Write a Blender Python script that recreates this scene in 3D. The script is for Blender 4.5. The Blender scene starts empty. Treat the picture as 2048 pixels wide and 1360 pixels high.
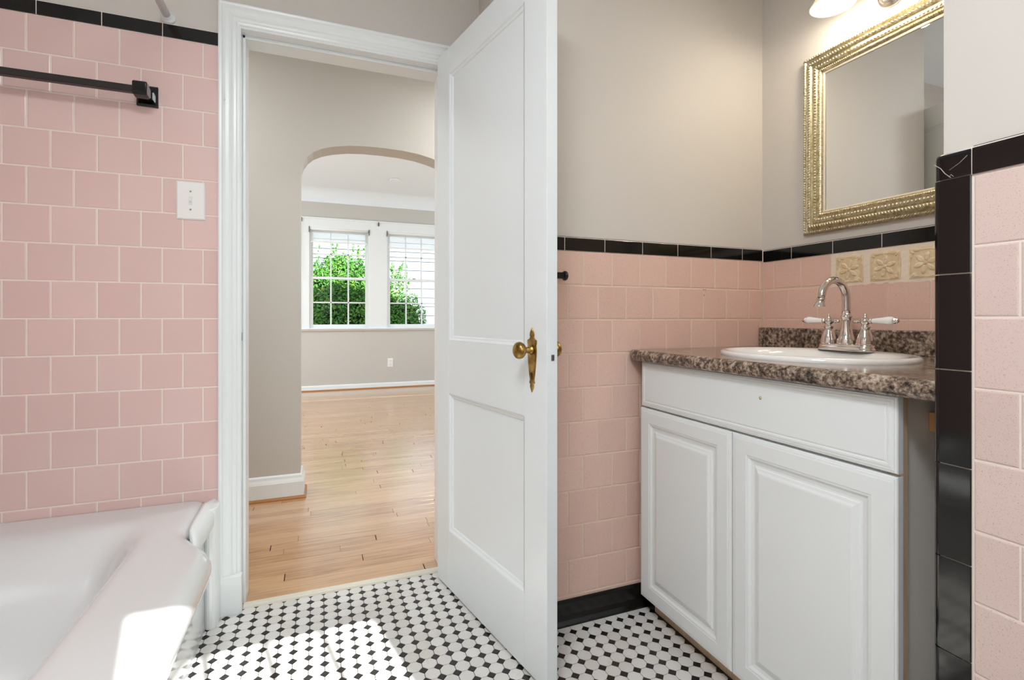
import bpy, bmesh, math, random
from mathutils import Vector, Matrix
random.seed(7)
PI = math.pi
SC = bpy.context.scene
COL = SC.collection

# ------------------------------------------------------------------ camera
TH = 0.3700
cam_d = bpy.data.cameras.new('camera'); cam = bpy.data.objects.new('camera', cam_d); COL.objects.link(cam)
cam.location = (0, 0, .99); cam.rotation_euler = (PI/2, 0, -TH)
cam_d.sensor_width = 36; cam_d.lens = 990.5/2048*36
cam_d.shift_y = -(680-635.4)/2048
cam_d.clip_start = .02
SC.camera = cam
# ------------------------------------------------------------------ colour management
SC.view_settings.view_transform = 'Standard'; SC.view_settings.look = 'None'
SC.view_settings.exposure = 0.1; SC.view_settings.gamma = 1; SC.view_settings.use_curve_mapping = False
SC.cycles.max_bounces = 10; SC.cycles.diffuse_bounces = 5; SC.cycles.glossy_bounces = 5
SC.cycles.transparent_max_bounces = 16; SC.cycles.sample_clamp_indirect = 6
# ------------------------------------------------------------------ sky
w = bpy.data.worlds.new('sky'); SC.world = w; w.use_nodes = True
nt = w.node_tree; nt.nodes.clear()
wo = nt.nodes.new('ShaderNodeOutputWorld'); bg = nt.nodes.new('ShaderNodeBackground')
tc = nt.nodes.new('ShaderNodeTexCoord'); sx = nt.nodes.new('ShaderNodeSeparateXYZ'); cr = nt.nodes.new('ShaderNodeValToRGB')
cr.color_ramp.elements[0].position = .45; cr.color_ramp.elements[0].color = (.55, .56, .52, 1)
cr.color_ramp.elements[1].position = .55; cr.color_ramp.elements[1].color = (.86, .93, 1, 1)
mr = nt.nodes.new('ShaderNodeMapRange'); mr.inputs['From Min'].default_value = -1
nt.links.new(tc.outputs['Generated'], sx.inputs[0]); nt.links.new(sx.outputs['Z'], mr.inputs['Value'])
nt.links.new(mr.outputs[0], cr.inputs[0]); nt.links.new(cr.outputs[0], bg.inputs[0]); nt.links.new(bg.outputs[0], wo.inputs[0])
bg.inputs[1].default_value = 2.1
# ------------------------------------------------------------------ sun
SUN_AZ, SUN_EL = -.235, math.radians(39.3)
sd = bpy.data.lights.new('sun', 'SUN'); sd.energy = 14.0; sd.angle = math.radians(.6); sd.color = (1, .98, .955)
so = bpy.data.objects.new('sun', sd); COL.objects.link(so)
v = Vector((SUN_AZ, 1, 0)).normalized()*math.cos(SUN_EL); v.z = -math.sin(SUN_EL)
so.rotation_euler = v.to_track_quat('-Z', 'Y').to_euler()
# ------------------------------------------------------------------ back-window daylight, added unseen fills, portals
def area(name, loc, d, sx_, sy_, e, col=(1, 1, 1), shape='RECTANGLE', portal=False):
    l = bpy.data.lights.new(name, 'AREA'); l.shape = shape; l.size = sx_
    if shape in ('RECTANGLE', 'ELLIPSE'): l.size_y = sy_
    l.energy = e; l.color = col
    o = bpy.data.objects.new(name, l); COL.objects.link(o); o.location = loc
    o.rotation_euler = Vector(d).normalized().to_track_quat('-Z', 'Z').to_euler()
    if portal: l.cycles.is_portal = True
    return o
L_BACK = area('daylight_back_window', (.36, -.43, 1.48), (0, 1, -.35), .72, .84, 3.5, (.86, .93, 1))
L_CEIL = area('bathroom_ceiling_fill', (-.22, .12, 2.33), (0, 0, -1), .50, .50, 23, (.90, .96, 1), 'DISK')  # unseen fill added overhead to brighten the bathroom
L_HALL = area('hall_ceiling_fill', (1.15, 2.5, 2.42), (0, 0, -1), .3, .3, 14, (.95, .98, 1), 'DISK')  # added out of view to light the hall wall
L_HALL2 = area('hall_ceiling_fill', (-1.0, 2.5, 2.42), (0, 0, -1), .3, .3, 10, (.95, .98, 1), 'DISK')  # second added hall fill, evens out the wall from the left
L_LIV = area('living_ceiling_fill', (-.9, 5.0, 2.6), (0, 0, -1), .5, .5, 25, (1, .98, .95), 'DISK')  # unseen fill added for the living room
area('living_side_fill', (-2.38, 5.2, 1.5), (1, 0, 0), 1.9, 1.3, 52, (.78, .90, 1))  # added fill in an unseen side opening, lifts living room walls and ceiling
area('living_side_fill', (3.58, 5.2, 1.5), (-1, 0, 0), 1.9, 1.3, 36, (.78, .90, 1))  # matching fill added in the opposite unseen opening
area('portal_living', (.25, 7.2, 1.5), (0, -1, 0), .8, 1.3, 1, portal=True)
area('portal_living_right', (1.27, 7.2, 1.5), (0, -1, 0), .8, 1.3, 1, portal=True)

# ------------------------------------------------------------------ materials
def lin(c):
    return tuple((x/255/12.92 if x/255 <= .04045 else ((x/255+.055)/1.055)**2.4) for x in c)+(1,)
def mat(name, rgb, rough=.5, metal=0, **k):
    m = bpy.data.materials.new(name); m.use_nodes = True; t = m.node_tree
    b = t.nodes['Principled BSDF']; b.inputs['Base Color'].default_value = lin(rgb)
    b.inputs['Roughness'].default_value = rough; b.inputs['Metallic'].default_value = metal
    if 'coat' in k: b.inputs['Coat Weight'].default_value = k['coat']; b.inputs['Coat Roughness'].default_value = k.get('coat_r', .05)
    if 'spec' in k: b.inputs['Specular IOR Level'].default_value = k['spec']
    if 'emit' in k: b.inputs['Emission Color'].default_value = lin(k['emit'][0]); b.inputs['Emission Strength'].default_value = k['emit'][1]
    pass
    return m
def N(m, t): return m.node_tree.nodes.new(t)
def Lk(m, a, b): m.node_tree.links.new(a, b)
def B(m): return m.node_tree.nodes['Principled BSDF']
def bump(m, scale, strength, dist=.002, stretch=(1, 1, 1), detail=2):
    c = N(m, 'ShaderNodeTexCoord'); mp = N(m, 'ShaderNodeMapping'); mp.inputs['Scale'].default_value = stretch
    n = N(m, 'ShaderNodeTexNoise'); n.inputs['Scale'].default_value = scale; n.inputs['Detail'].default_value = detail
    b = N(m, 'ShaderNodeBump'); b.inputs['Strength'].default_value = strength; b.inputs['Distance'].default_value = dist
    Lk(m, c.outputs['Object'], mp.inputs[0]); Lk(m, mp.outputs[0], n.inputs['Vector']); Lk(m, n.outputs[0], b.inputs['Height']); Lk(m, b.outputs[0], B(m).inputs['Normal'])
    return m
def vary(m, rgb1, rgb2, noise=None, obj_rand=True):
    """colour between two tones by object random, optional speckle (scale, rgb, threshold)"""
    oi = N(m, 'ShaderNodeObjectInfo'); mx = N(m, 'ShaderNodeMix'); mx.data_type = 'RGBA'
    mx.inputs[6].default_value = lin(rgb1); mx.inputs[7].default_value = lin(rgb2)
    Lk(m, oi.outputs['Random'], mx.inputs[0]); out = mx.outputs[2]
    if noise:
        for sc, rgb, lo, hi, amt in noise:
            c = N(m, 'ShaderNodeTexCoord'); n = N(m, 'ShaderNodeTexNoise'); n.inputs['Scale'].default_value = sc; n.inputs['Detail'].default_value = 2
            n.noise_dimensions = '4D'
            ml = N(m, 'ShaderNodeMath'); ml.operation = 'MULTIPLY'; ml.inputs[1].default_value = 50
            Lk(m, oi.outputs['Random'], ml.inputs[0]); Lk(m, ml.outputs[0], n.inputs['W'])
            r = N(m, 'ShaderNodeMapRange'); r.inputs['From Min'].default_value = lo; r.inputs['From Max'].default_value = hi; r.inputs['To Max'].default_value = amt
            Lk(m, c.outputs['Object'], n.inputs['Vector']); Lk(m, n.outputs[0], r.inputs['Value'])
            m2 = N(m, 'ShaderNodeMix'); m2.data_type = 'RGBA'; m2.inputs[7].default_value = lin(rgb)
            Lk(m, r.outputs[0], m2.inputs[0]); Lk(m, out, m2.inputs[6]); out = m2.outputs[2]
    Lk(m, out, B(m).inputs['Base Color'])
    return m
M = {}
M['paint'] = bump(mat('greige_wall_paint', (208, 202, 195), .55), 180, .12, .001)
M['hallpaint'] = bump(mat('grey_hall_paint', (198, 194, 187), .6), 160, .1, .001)
M['ceil'] = mat('white_ceiling_paint', (232, 237, 240), .7)
M['trim'] = bump(mat('white_gloss_trim_paint', (234, 238, 238), .28), 14, .10, .003, (6, 6, .5))
M['door'] = bump(mat('white_gloss_door_paint', (229, 235, 237), .25), 16, .08, .002, (5, 5, .6))
M['pinkA'] = vary(bump(mat('pink_glazed_tile', (0, 0, 0), .22), 9, .05, .004), (226, 196, 190), (220, 189, 183), [(6, (220, 196, 190), .45, .8, .5)])
M['pinkB'] = vary(bump(mat('pink_speckled_tile', (0, 0, 0), .30), 300, .03, .0005), (226, 192, 178), (219, 184, 170), [(420, (180, 136, 120), .56, .72, .55), (5, (226, 186, 172), .45, .7, .4)])
M['pinkD'] = vary(bump(mat('pink_grey_speckled_tile', (0, 0, 0), .24), 300, .03, .0005), (220, 198, 190), (214, 192, 184), [(520, (160, 124, 114), .57, .72, .6), (5, (223, 200, 196), .45, .7, .4)])
M['groutA'] = mat('cream_grout', (236, 222, 212), .8)
M['groutB'] = mat('tan_grout', (222, 202, 180), .8)
M['black'] = vary(bump(mat('black_glazed_tile', (0, 0, 0), .08, spec=.5), 12, .08, .004), (9, 8, 7), (14, 11, 9))
M['crack'] = mat('pale_crack', (190, 184, 176), .6)
M['relief'] = vary(mat('ochre_relief_tile', (0, 0, 0), .45), (224, 202, 166), (216, 192, 154), [(60, (236, 220, 192), .5, .62, .7)])
M['octw'] = vary(bump(mat('white_floor_tile', (0, 0, 0), .22), 60, .04, .001), (226, 224, 221), (214, 211, 206), [(30, (196, 186, 172), .6, .8, .4)])
M['octb'] = vary(mat('black_floor_tile', (0, 0, 0), .2), (38, 37, 36), (24, 22, 20))
M['groutF'] = mat('grey_floor_grout', (66, 64, 61), .85)
M['enamel'] = mat('white_bath_enamel', (219, 221, 221), .08, coat=.5, coat_r=.04)
M['sink'] = mat('white_sink_porcelain', (240, 238, 235), .06, coat=.5)
M['cab'] = bump(mat('white_thermofoil', (232, 236, 236), .32), 40, .04, .001)
M['cabside'] = mat('grey_white_laminate', (236, 233, 229), .5)
M['chrome'] = mat('polished_chrome', (222, 216, 212), .07, 1)
M['nickel'] = mat('brushed_nickel', (200, 196, 190), .25, 1)
M['mirror'] = mat('mirror_glass', (240, 240, 238), .0, 1)
M['porc'] = mat('white_porcelain', (246, 245, 242), .1, coat=.4)
M['white'] = mat('white_plastic', (238, 237, 234), .3)
M['dark'] = mat('dark_void', (14, 13, 12), .7)
M['steel'] = mat('dull_steel', (120, 118, 115), .35, 1)
M['siding'] = mat('white_clapboard_paint', (138, 143, 151), .6)
M['ground'] = mat('lawn_soil', (92, 104, 62), .9)
M['bark'] = mat('brown_bark', (96, 72, 52), .9)
M['fabric'] = None
m = mat('gilt_frame', (200, 188, 150), .36, 1)
c = N(m, 'ShaderNodeTexCoord'); n = N(m, 'ShaderNodeTexNoise'); n.inputs['Scale'].default_value = 120
r = N(m, 'ShaderNodeValToRGB'); r.color_ramp.elements[0].position = .35; r.color_ramp.elements[0].color = lin((176, 165, 130)); r.color_ramp.elements[1].position = .6; r.color_ramp.elements[1].color = lin((214, 205, 178))
Lk(m, c.outputs['Object'], n.inputs['Vector']); Lk(m, n.outputs[0], r.inputs[0]); Lk(m, r.outputs[0], B(m).inputs['Base Color']); M['gilt'] = m
m = mat('aged_brass', (160, 128, 64), .3, 1)
c = N(m, 'ShaderNodeTexCoord'); n = N(m, 'ShaderNodeTexNoise'); n.inputs['Scale'].default_value = 45; n.inputs['Detail'].default_value = 4
r = N(m, 'ShaderNodeValToRGB'); r.color_ramp.elements[0].position = .3; r.color_ramp.elements[0].color = lin((116, 88, 44)); r.color_ramp.elements[1].position = .7; r.color_ramp.elements[1].color = lin((196, 162, 92))
Lk(m, c.outputs['Object'], n.inputs['Vector']); Lk(m, n.outputs[0], r.inputs[0]); Lk(m, r.outputs[0], B(m).inputs['Base Color']); M['brass'] = m
# granite-look laminate
m = mat('brown_granite_laminate', (120, 96, 80), .16)
c = N(m, 'ShaderNodeTexCoord'); n1 = N(m, 'ShaderNodeTexNoise'); n1.inputs['Scale'].default_value = 95; n1.inputs['Detail'].default_value = 5; n1.inputs['Roughness'].default_value = .72
r = N(m, 'ShaderNodeValToRGB'); e = r.color_ramp.elements
e[0].position = .36; e[0].color = lin((40, 34, 30)); e[1].position = .68; e[1].color = lin((196, 180, 164))
x = e.new(.45); x.color = lin((92, 78, 66)); x = e.new(.52); x.color = lin((132, 114, 98)); x = e.new(.58); x.color = lin((164, 146, 130))
n2 = N(m, 'ShaderNodeTexNoise'); n2.inputs['Scale'].default_value = 22; n2.inputs['Detail'].default_value = 2
ad = N(m, 'ShaderNodeMath'); ad.operation = 'MULTIPLY_ADD'; ad.inputs[1].default_value = .28; 
sb = N(m, 'ShaderNodeMath'); sb.operation = 'SUBTRACT'; sb.inputs[1].default_value = .14
Lk(m, c.outputs['Object'], n1.inputs['Vector']); Lk(m, c.outputs['Object'], n2.inputs['Vector'])
Lk(m, n2.outputs[0], ad.inputs[0]); Lk(m, n1.outputs[0], ad.inputs[2]); Lk(m, ad.outputs[0], sb.inputs[0]); Lk(m, sb.outputs[0], r.inputs[0]); Lk(m, r.outputs[0], B(m).inputs['Base Color']); M['granite'] = m
# oak planks
def wood(name, c1, c2, c3, rough, axis=(1.2, 22, 22), rnd=True, coat=0):
    m = mat(name, c1, rough, coat=coat, coat_r=.20)
    B(m).inputs['Coat IOR'].default_value = 1.7
    c = N(m, 'ShaderNodeTexCoord'); oi = N(m, 'ShaderNodeObjectInfo'); mp = N(m, 'ShaderNodeMapping'); mp.inputs['Scale'].default_value = axis
    n = N(m, 'ShaderNodeTexNoise'); n.noise_dimensions = '4D'; n.inputs['Scale'].default_value = 4; n.inputs['Detail'].default_value = 5; n.inputs['Distortion'].default_value = .6
    ml = N(m, 'ShaderNodeMath'); ml.operation = 'MULTIPLY'; ml.inputs[1].default_value = 40
    r = N(m, 'ShaderNodeValToRGB'); r.color_ramp.elements[0].position = .3; r.color_ramp.elements[0].color = lin(c2); r.color_ramp.elements[1].position = .65; r.color_ramp.elements[1].color = lin(c1)
    mx = N(m, 'ShaderNodeMix'); mx.data_type = 'RGBA'; mx.inputs[7].default_value = lin(c3)
    rr = N(m, 'ShaderNodeMath'); rr.operation = 'MULTIPLY'; rr.inputs[1].default_value = .55
    Lk(m, c.outputs['Object'], mp.inputs[0]); Lk(m, mp.outputs[0], n.inputs['Vector']); Lk(m, oi.outputs['Random'], ml.inputs[0]); Lk(m, ml.outputs[0], n.inputs['W'])
    Lk(m, n.outputs[0], r.inputs[0]); Lk(m, r.outputs[0], mx.inputs[6]); Lk(m, oi.outputs['Random'], rr.inputs[0]); Lk(m, rr.outputs[0], mx.inputs[0]); Lk(m, mx.outputs[2], B(m).inputs['Base Color'])
    bp = N(m, 'ShaderNodeBump'); bp.inputs['Strength'].default_value = .12; bp.inputs['Distance'].default_value = .001; Lk(m, n.outputs[0], bp.inputs['Height']); Lk(m, bp.outputs[0], B(m).inputs['Normal'])
    return m
M['oak'] = wood('oak_plank', (196, 147, 100), (152, 106, 64), (210, 170, 126), .26, coat=1.0)
M['oakdark'] = mat('stained_oak_moulding', (166, 112, 62), .35)
M['tan'] = wood('raw_plywood_edge', (214, 190, 160), (190, 160, 128), (206, 180, 150), .6, (22, 22, 1.5))
M['sill'] = bump(mat('chipped_white_painted_wood', (222, 216, 202), .5), 30, .3, .003, (1, 6, 6))
# glass
m = bpy.data.materials.new('clear_window_glass'); m.use_nodes = True; t = m.node_tree; t.nodes.clear()
o_ = t.nodes.new('ShaderNodeOutputMaterial'); mxs = t.nodes.new('ShaderNodeMixShader'); tr = t.nodes.new('ShaderNodeBsdfTransparent'); gl = t.nodes.new('ShaderNodeBsdfGlossy'); gl.inputs['Roughness'].default_value = .02
fr = t.nodes.new('ShaderNodeFresnel'); fr.inputs[0].default_value = 1.12; tr.inputs[0].default_value = (.97, .985, .98, 1)
t.links.new(fr.outputs[0], mxs.inputs[0]); t.links.new(tr.outputs[0], mxs.inputs[1]); t.links.new(gl.outputs[0], mxs.inputs[2]); t.links.new(mxs.outputs[0], o_.inputs[0]); M['glass'] = m
# roller blind cloth
m = bpy.data.materials.new('sheer_white_blind_cloth'); m.use_nodes = True; t = m.node_tree; t.nodes.clear()
o_ = t.nodes.new('ShaderNodeOutputMaterial'); a1 = t.nodes.new('ShaderNodeMixShader'); a2 = t.nodes.new('ShaderNodeMixShader'); df = t.nodes.new('ShaderNodeBsdfDiffuse'); tl = t.nodes.new('ShaderNodeBsdfTranslucent'); tr = t.nodes.new('ShaderNodeBsdfTransparent')
df.inputs[0].default_value = lin((240, 240, 240)); tl.inputs[0].default_value = lin((244, 244, 246)); a1.inputs[0].default_value = .6; a2.inputs[0].default_value = .5
t.links.new(df.outputs[0], a1.inputs[1]); t.links.new(tl.outputs[0], a1.inputs[2]); t.links.new(a1.outputs[0], a2.inputs[1]); t.links.new(tr.outputs[0], a2.inputs[2]); t.links.new(a2.outputs[0], o_.inputs[0]); M['fabric'] = m
# leaves
m = mat('glossy_green_leaf', (70, 120, 40), .35)
c = N(m, 'ShaderNodeTexCoord'); n = N(m, 'ShaderNodeTexNoise'); n.inputs['Scale'].default_value = 9; n.inputs['Detail'].default_value = 3
r = N(m, 'ShaderNodeValToRGB'); r.color_ramp.elements[0].position = .3; r.color_ramp.elements[0].color = lin((52, 112, 38)); r.color_ramp.elements[1].position = .72; r.color_ramp.elements[1].color = lin((150, 180, 64))
x = r.color_ramp.elements.new(.55); x.color = lin((80, 142, 48))
Lk(m, c.outputs['Object'], n.inputs['Vector']); Lk(m, n.outputs[0], r.inputs[0]); Lk(m, r.outputs[0], B(m).inputs['Base Color']); B(m).inputs['Subsurface Weight'].default_value = 0; M['leaf'] = m
# frosted lit glass
m = mat('frosted_lit_glass', (250, 240, 215), .35, emit=((255, 232, 186), .50)); M['shade'] = m
M['bulb'] = mat('lit_bulb', (255, 240, 210), .4, emit=((255, 228, 180), 3))
M['lampglass'] = mat('white_lit_diffuser', (250, 248, 240), .4, emit=((255, 244, 226), 2.0))

# ------------------------------------------------------------------ object helpers
def tag(o, label=None, cat=None, group=None, kind=None):
    if label: o['label'] = label
    if cat: o['category'] = cat
    if group: o['group'] = group
    if kind: o['kind'] = kind
    return o
def attach(o, p):
    if p is not None:
        o.parent = p; o.matrix_parent_inverse = Matrix.Identity(4)
        o.location = Vector(o.location)-world_loc(p)
def world_loc(p):
    l = Vector(p.location); q = p.parent
    while q: l += Vector(q.location); q = q.parent
    return l
def empty(name, loc, label, cat, group=None):
    o = bpy.data.objects.new(name, None); o.empty_display_size = .05; COL.objects.link(o); o.location = loc
    return tag(o, label, cat, group)
class MB:
    def __init__(s): s.v = []; s.f = []; s.sm = []
    def add(s, vs, fs, smooth=False):
        k = len(s.v); s.v += [tuple(q) for q in vs]; s.f += [tuple(i+k for i in f) for f in fs]; s.sm += [smooth]*len(fs); return s
    def box(s, x0, x1, y0, y1, z0, z1, mp=None):
        vs = [(x, y, z) for z in (z0, z1) for y in (y0, y1) for x in (x0, x1)]
        if mp: vs = [mp(*q) for q in vs]
        return s.add(vs, [(0, 2, 3, 1), (4, 5, 7, 6), (0, 1, 5, 4), (1, 3, 7, 5), (3, 2, 6, 7), (2, 0, 4, 6)])
    def ring(s, u0, u1, v0, v1, prof, mp, cap=False, smooth=False, sides='LBRT'):
        """mitred moulding around a rectangle; prof = (inset, height) list; mp(u, v, h) -> world"""
        vs = []
        for a, h in prof: vs += [mp(u0+a, v0+a, h), mp(u1-a, v0+a, h), mp(u1-a, v1-a, h), mp(u0+a, v1-a, h)]
        fs = []
        idx = {'B': 0, 'R': 1, 'T': 2, 'L': 3}
        for i in range(len(prof)-1):
            for sd_ in sides:
                j = idx[sd_]; j2 = (j+1) % 4
                fs.append((i*4+j, i*4+j2, i*4+4+j2, i*4+4+j))
        if cap: k = (len(prof)-1)*4; fs.append((k, k+1, k+2, k+3))
        return s.add(vs, fs, smooth)
    def tube(s, pts, rad, n=12, cap=True, smooth=True):
        pts = [Vector(q) for q in pts]; rs = rad if isinstance(rad, (list, tuple)) else [rad]*len(pts)
        vs = []; up = None
        for i, q in enumerate(pts):
            d = (pts[min(i+1, len(pts)-1)]-pts[max(i-1, 0)]).normalized()
            if up is None: up = d.orthogonal().normalized()
            up = (up-d*up.dot(d)).normalized(); b = d.cross(up)
            for k in range(n):
                a = 2*PI*k/n; vs.append(q+(up*math.cos(a)+b*math.sin(a))*rs[i])
        fs = [(i*n+k, i*n+(k+1) % n, (i+1)*n+(k+1) % n, (i+1)*n+k) for i in range(len(pts)-1) for k in range(n)]
        s.add(vs, fs, smooth)
        if cap:
            k0 = len(s.v)-len(vs); s.f.append(tuple(k0+k for k in range(n))[::-1]); s.f.append(tuple(k0+(len(pts)-1)*n+k for k in range(n))); s.sm += [False, False]
        return s
    def lathe(s, prof, origin, axis=(0, 0, 1), n=24, sx=1, sy=1, smooth=True, capends=True):
        """prof=(r, t) along the axis"""
        ax = Vector(axis).normalized(); u = Vector((1, 0, 0)) if abs(ax.z) > .9 else ax.cross(Vector((0, 0, 1))).normalized()
        if abs(ax.z) > .9: w_ = Vector((0, 1, 0))
        else: w_ = ax.cross(u)
        o = Vector(origin); vs = []
        for r_, t_ in prof:
            for k in range(n):
                a = 2*PI*k/n; vs.append(o+ax*t_+u*(r_*sx*math.cos(a))+w_*(r_*sy*math.sin(a)))
        fs = [(i*n+k, i*n+(k+1) % n, (i+1)*n+(k+1) % n, (i+1)*n+k) for i in range(len(prof)-1) for k in range(n)]
        k0 = len(s.v); s.add(vs, fs, smooth)
        if capends:
            s.f.append(tuple(k0+k for k in range(n))[::-1]); s.f.append(tuple(k0+(len(prof)-1)*n+k for k in range(n))); s.sm += [False, False]
        return s
    def prism(s, poly, ext0, ext1, mp, smooth=False):
        """poly (a,b) extruded along e: mp(a,b,e)"""
        n = len(poly); vs = [mp(a, b, ext0) for a, b in poly]+[mp(a, b, ext1) for a, b in poly]
        s.add(vs, [(i, (i+1) % n, n+(i+1) % n, n+i) for i in range(n)], smooth)
        k = len(s.v)-2*n; s.f += [tuple(k+i for i in range(n))[::-1], tuple(k+n+i for i in range(n))]; s.sm += [False, False]
        return s
    def mesh(s, name, origin=(0, 0, 0)):
        me = bpy.data.meshes.new(name); O = origin
        me.from_pydata([(a-O[0], b-O[1], c_-O[2]) for a, b, c_ in s.v], [], s.f)
        me.polygons.foreach_set('use_smooth', s.sm)
        bm = bmesh.new(); bm.from_mesh(me); bmesh.ops.recalc_face_normals(bm, faces=bm.faces); bm.to_mesh(me); bm.free()
        me.update(); return me
    def build(s, name, m, parent=None, origin=None, bevel=0, label=None, kind=None, seg=2):
        if origin is None: origin = world_loc(parent) if parent is not None else (0, 0, 0)
        me = s.mesh(name, origin); me.materials.append(m)
        o = bpy.data.objects.new(name, me); COL.objects.link(o); o.location = origin
        attach(o, parent)
        if bevel:
            b = o.modifiers.new('bevel', 'BEVEL'); b.width = bevel; b.segments = seg; b.limit_method = 'ANGLE'; b.angle_limit = math.radians(40)
        if label: o['label'] = label
        if kind: o['kind'] = kind
        return o
def thing(mb, name, m, label, cat, origin, group=None, kind=None, bevel=0):
    o = mb.build(name, m, None, origin, bevel); return tag(o, label, cat, group, kind)
_cache = {}
def piece(name, key, maker, m, parent, loc, rz=0, flip=None):
    """an object sharing mesh data with its alikes"""
    k = (name,)+key+(m.name,)
    if k not in _cache:
        me = maker().mesh(name); me.materials.append(m); _cache[k] = me
    o = bpy.data.objects.new(name, _cache[k]); COL.objects.link(o)
    o.location = Vector(loc)-world_loc(parent); o.rotation_euler = (0, 0, rz); o.parent = parent
    return o
# wall tile: local x = width, z = height, y = out of wall (towards -y)
def tile_mb(w_, h_, t_=.006, e=.0025):
    b = MB(); b.ring(0, w_, 0, h_, [(0, 0), (0, t_-.0018), (.0009, t_-.0006), (e, t_)], lambda u, v_, h: (u, -h, v_), cap=True, smooth=False); return b
def trim_mb(w_, h_, t_=.008):
    b = MB(); g = .0012; pr = [(0, 0), (0, t_)]
    for k in range(6):
        a = k/5*PI/2; pr.append((h_-t_+t_*math.sin(a), t_*math.cos(a)))
    pr = [(v_, h) for v_, h in pr]
    vs = [(g, -h, v_) for v_, h in pr]+[(w_-g, -h, v_) for v_, h in pr]; n = len(pr)
    b.add(vs, [(i, i+1, n+i+1, n+i) for i in range(n-1)]); b.add([vs[i] for i in range(n)], [tuple(range(n))]); b.add([vs[n+i] for i in range(n)], [tuple(range(n))])
    return b
def clip_run(starts, pitch, lo, hi, g):
    out = []
    a = starts
    while a > lo: a -= pitch
    while a < hi:
        x0, x1 = max(a, lo), min(a+pitch, hi)
        if x1-x0 > .006: out.append((x0, x1-x0-g))
        a += pitch
    return out
def tile_rows(root, m, P, rz, ustart, zlines, lo, hi, pitch, g=.0024, name='tile', skip=None, base=0):
    """P(u, z) -> location of the tile's lower left corner; u grows along local x"""
    k = base
    for (za, zb) in zlines:
        st = ustart+(pitch/2 if k % 2 else 0); k += 1
        for u, w_ in clip_run(st, pitch, lo, hi, g):
            if skip and skip(u, w_, za, zb): continue
            w_r = round(w_, 4); h_r = round(zb-za-g, 4)
            piece(name, (w_r, h_r), lambda: tile_mb(w_r, h_r), m, root, P(u+g/2, za+g/2), rz)

# ================================================================== SETTING
YA, YB, XC, XD, XR, YR = 1.895, 1.43, 1.59, .955, .60, .51
CE = 2.42
HW = 2.03     # hall side of the door wall
# door wall
OX0, OX1, OZ = -.262, .462, 1.985
wa = thing(MB().box(-1.20, OX0, YA+.006, HW, 0, CE).box(OX1, XR+.12, YA+.006, HW, 0, CE).box(OX0, OX1, YA+.006, HW, OZ, CE), 'wall_door', M['paint'],
           'painted bathroom wall around the doorway, pink tiled up to a black border', 'wall', (0, YA, 0), kind='structure')
gb = MB().box(-1.09, -.3125, YA+.0012, YA+.006, .30, 1.897).build('grout', M['groutA'], wa)
PA = lambda u, z: (u, YA+.006, z)
lines = [1.897-.1137*k for k in range(14)]+[.375]
tile_rows(wa, M['pinkA'], PA, 0, -.3602, [(lines[i+1], lines[i]) for i in range(14)], -1.09, -.3125, .1133, .0034)
for u, w_ in clip_run(-.3135-.159, .159, -1.09, -.3125, .0):
    w_r = round(w_, 4); piece('border_tile', (w_r,), lambda: trim_mb(w_r, .046), M['black'], wa, (u, YA+.006, 1.8975))
MB().box(-1.09, -.3128, YA-.0012, YA+.004, 1.8975, 1.9405).build('border_grout', M['groutA'], wa)
# towel wall
wb = thing(MB().box(XR, 1.72, YB+.006, YA, 0, CE), 'wall_towel', M['paint'], 'painted wall behind the vanity end, pink tiled to waist height with black border and base', 'wall', (1, YB, 0), kind='structure')
MB().box(XR+.02, 1.60, YB+.0015, YB+.0065, .0, 1.21).build('grout', M['groutB'], wb)
PB = lambda u, z: (u, YB+.006, z)
lb = [1.208-.1117*k for k in range(11)]+[.079]
tile_rows(wb, M['pinkB'], PB, 0, .6955, [(lb[i+1], lb[i]) for i in range(11)], XR+.006, XC-.002, .1100, .003)
for u, w_ in clip_run(.7365, .1500, XR+.006, XC-.002, .0):
    w_r = round(w_, 4); piece('border_tile', (w_r,), lambda: trim_mb(w_r, .046), M['black'], wb, (u, YB+.006, 1.2085))
MB().box(XR+.02, XC, YB-.0012, YB+.004, 1.2085, 1.2515).build('border_grout', M['groutA'], wb)
MB().tube([(1.303, YB-.0008, 1.092), (1.303, YB-.0001, 1.092)], .0018, 8).tube([(1.311, YB-.0008, 1.092), (1.311, YB-.0001, 1.092)], .0018, 8).tube([(1.305, YB-.0008, 1.072), (1.305, YB-.0001, 1.072)], .0018, 8).build('screw_hole', M['dark'], wb)
M['blackbase'] = mat('black_base_tile', (9, 9, 9), .22)
def base_mb(w_):
    b = MB(); pr = [(0, 0), (.020, 0), (.019, .006), (.012, .016), (.0085, .03), (.008, .068), (.006, .076), (0, .079)]
    g = .0006; vs = [(g, -h, z) for h, z in pr]+[(w_-g, -h, z) for h, z in pr]; n = len(pr)
    b.add(vs, [(i, (i+1) % n, n+(i+1) % n, n+i) for i in range(n)]); b.add(vs[:n], [tuple(range(n))]); b.add(vs[n:], [tuple(range(n))]); return b
for u, w_ in clip_run(.64, .45, XR+.006, XC-.002, .0):
    w_r = round(w_, 4); piece('base_tile', (w_r,), lambda: base_mb(w_r), M['blackbase'], wb, (u, YB+.003, 0))
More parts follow.
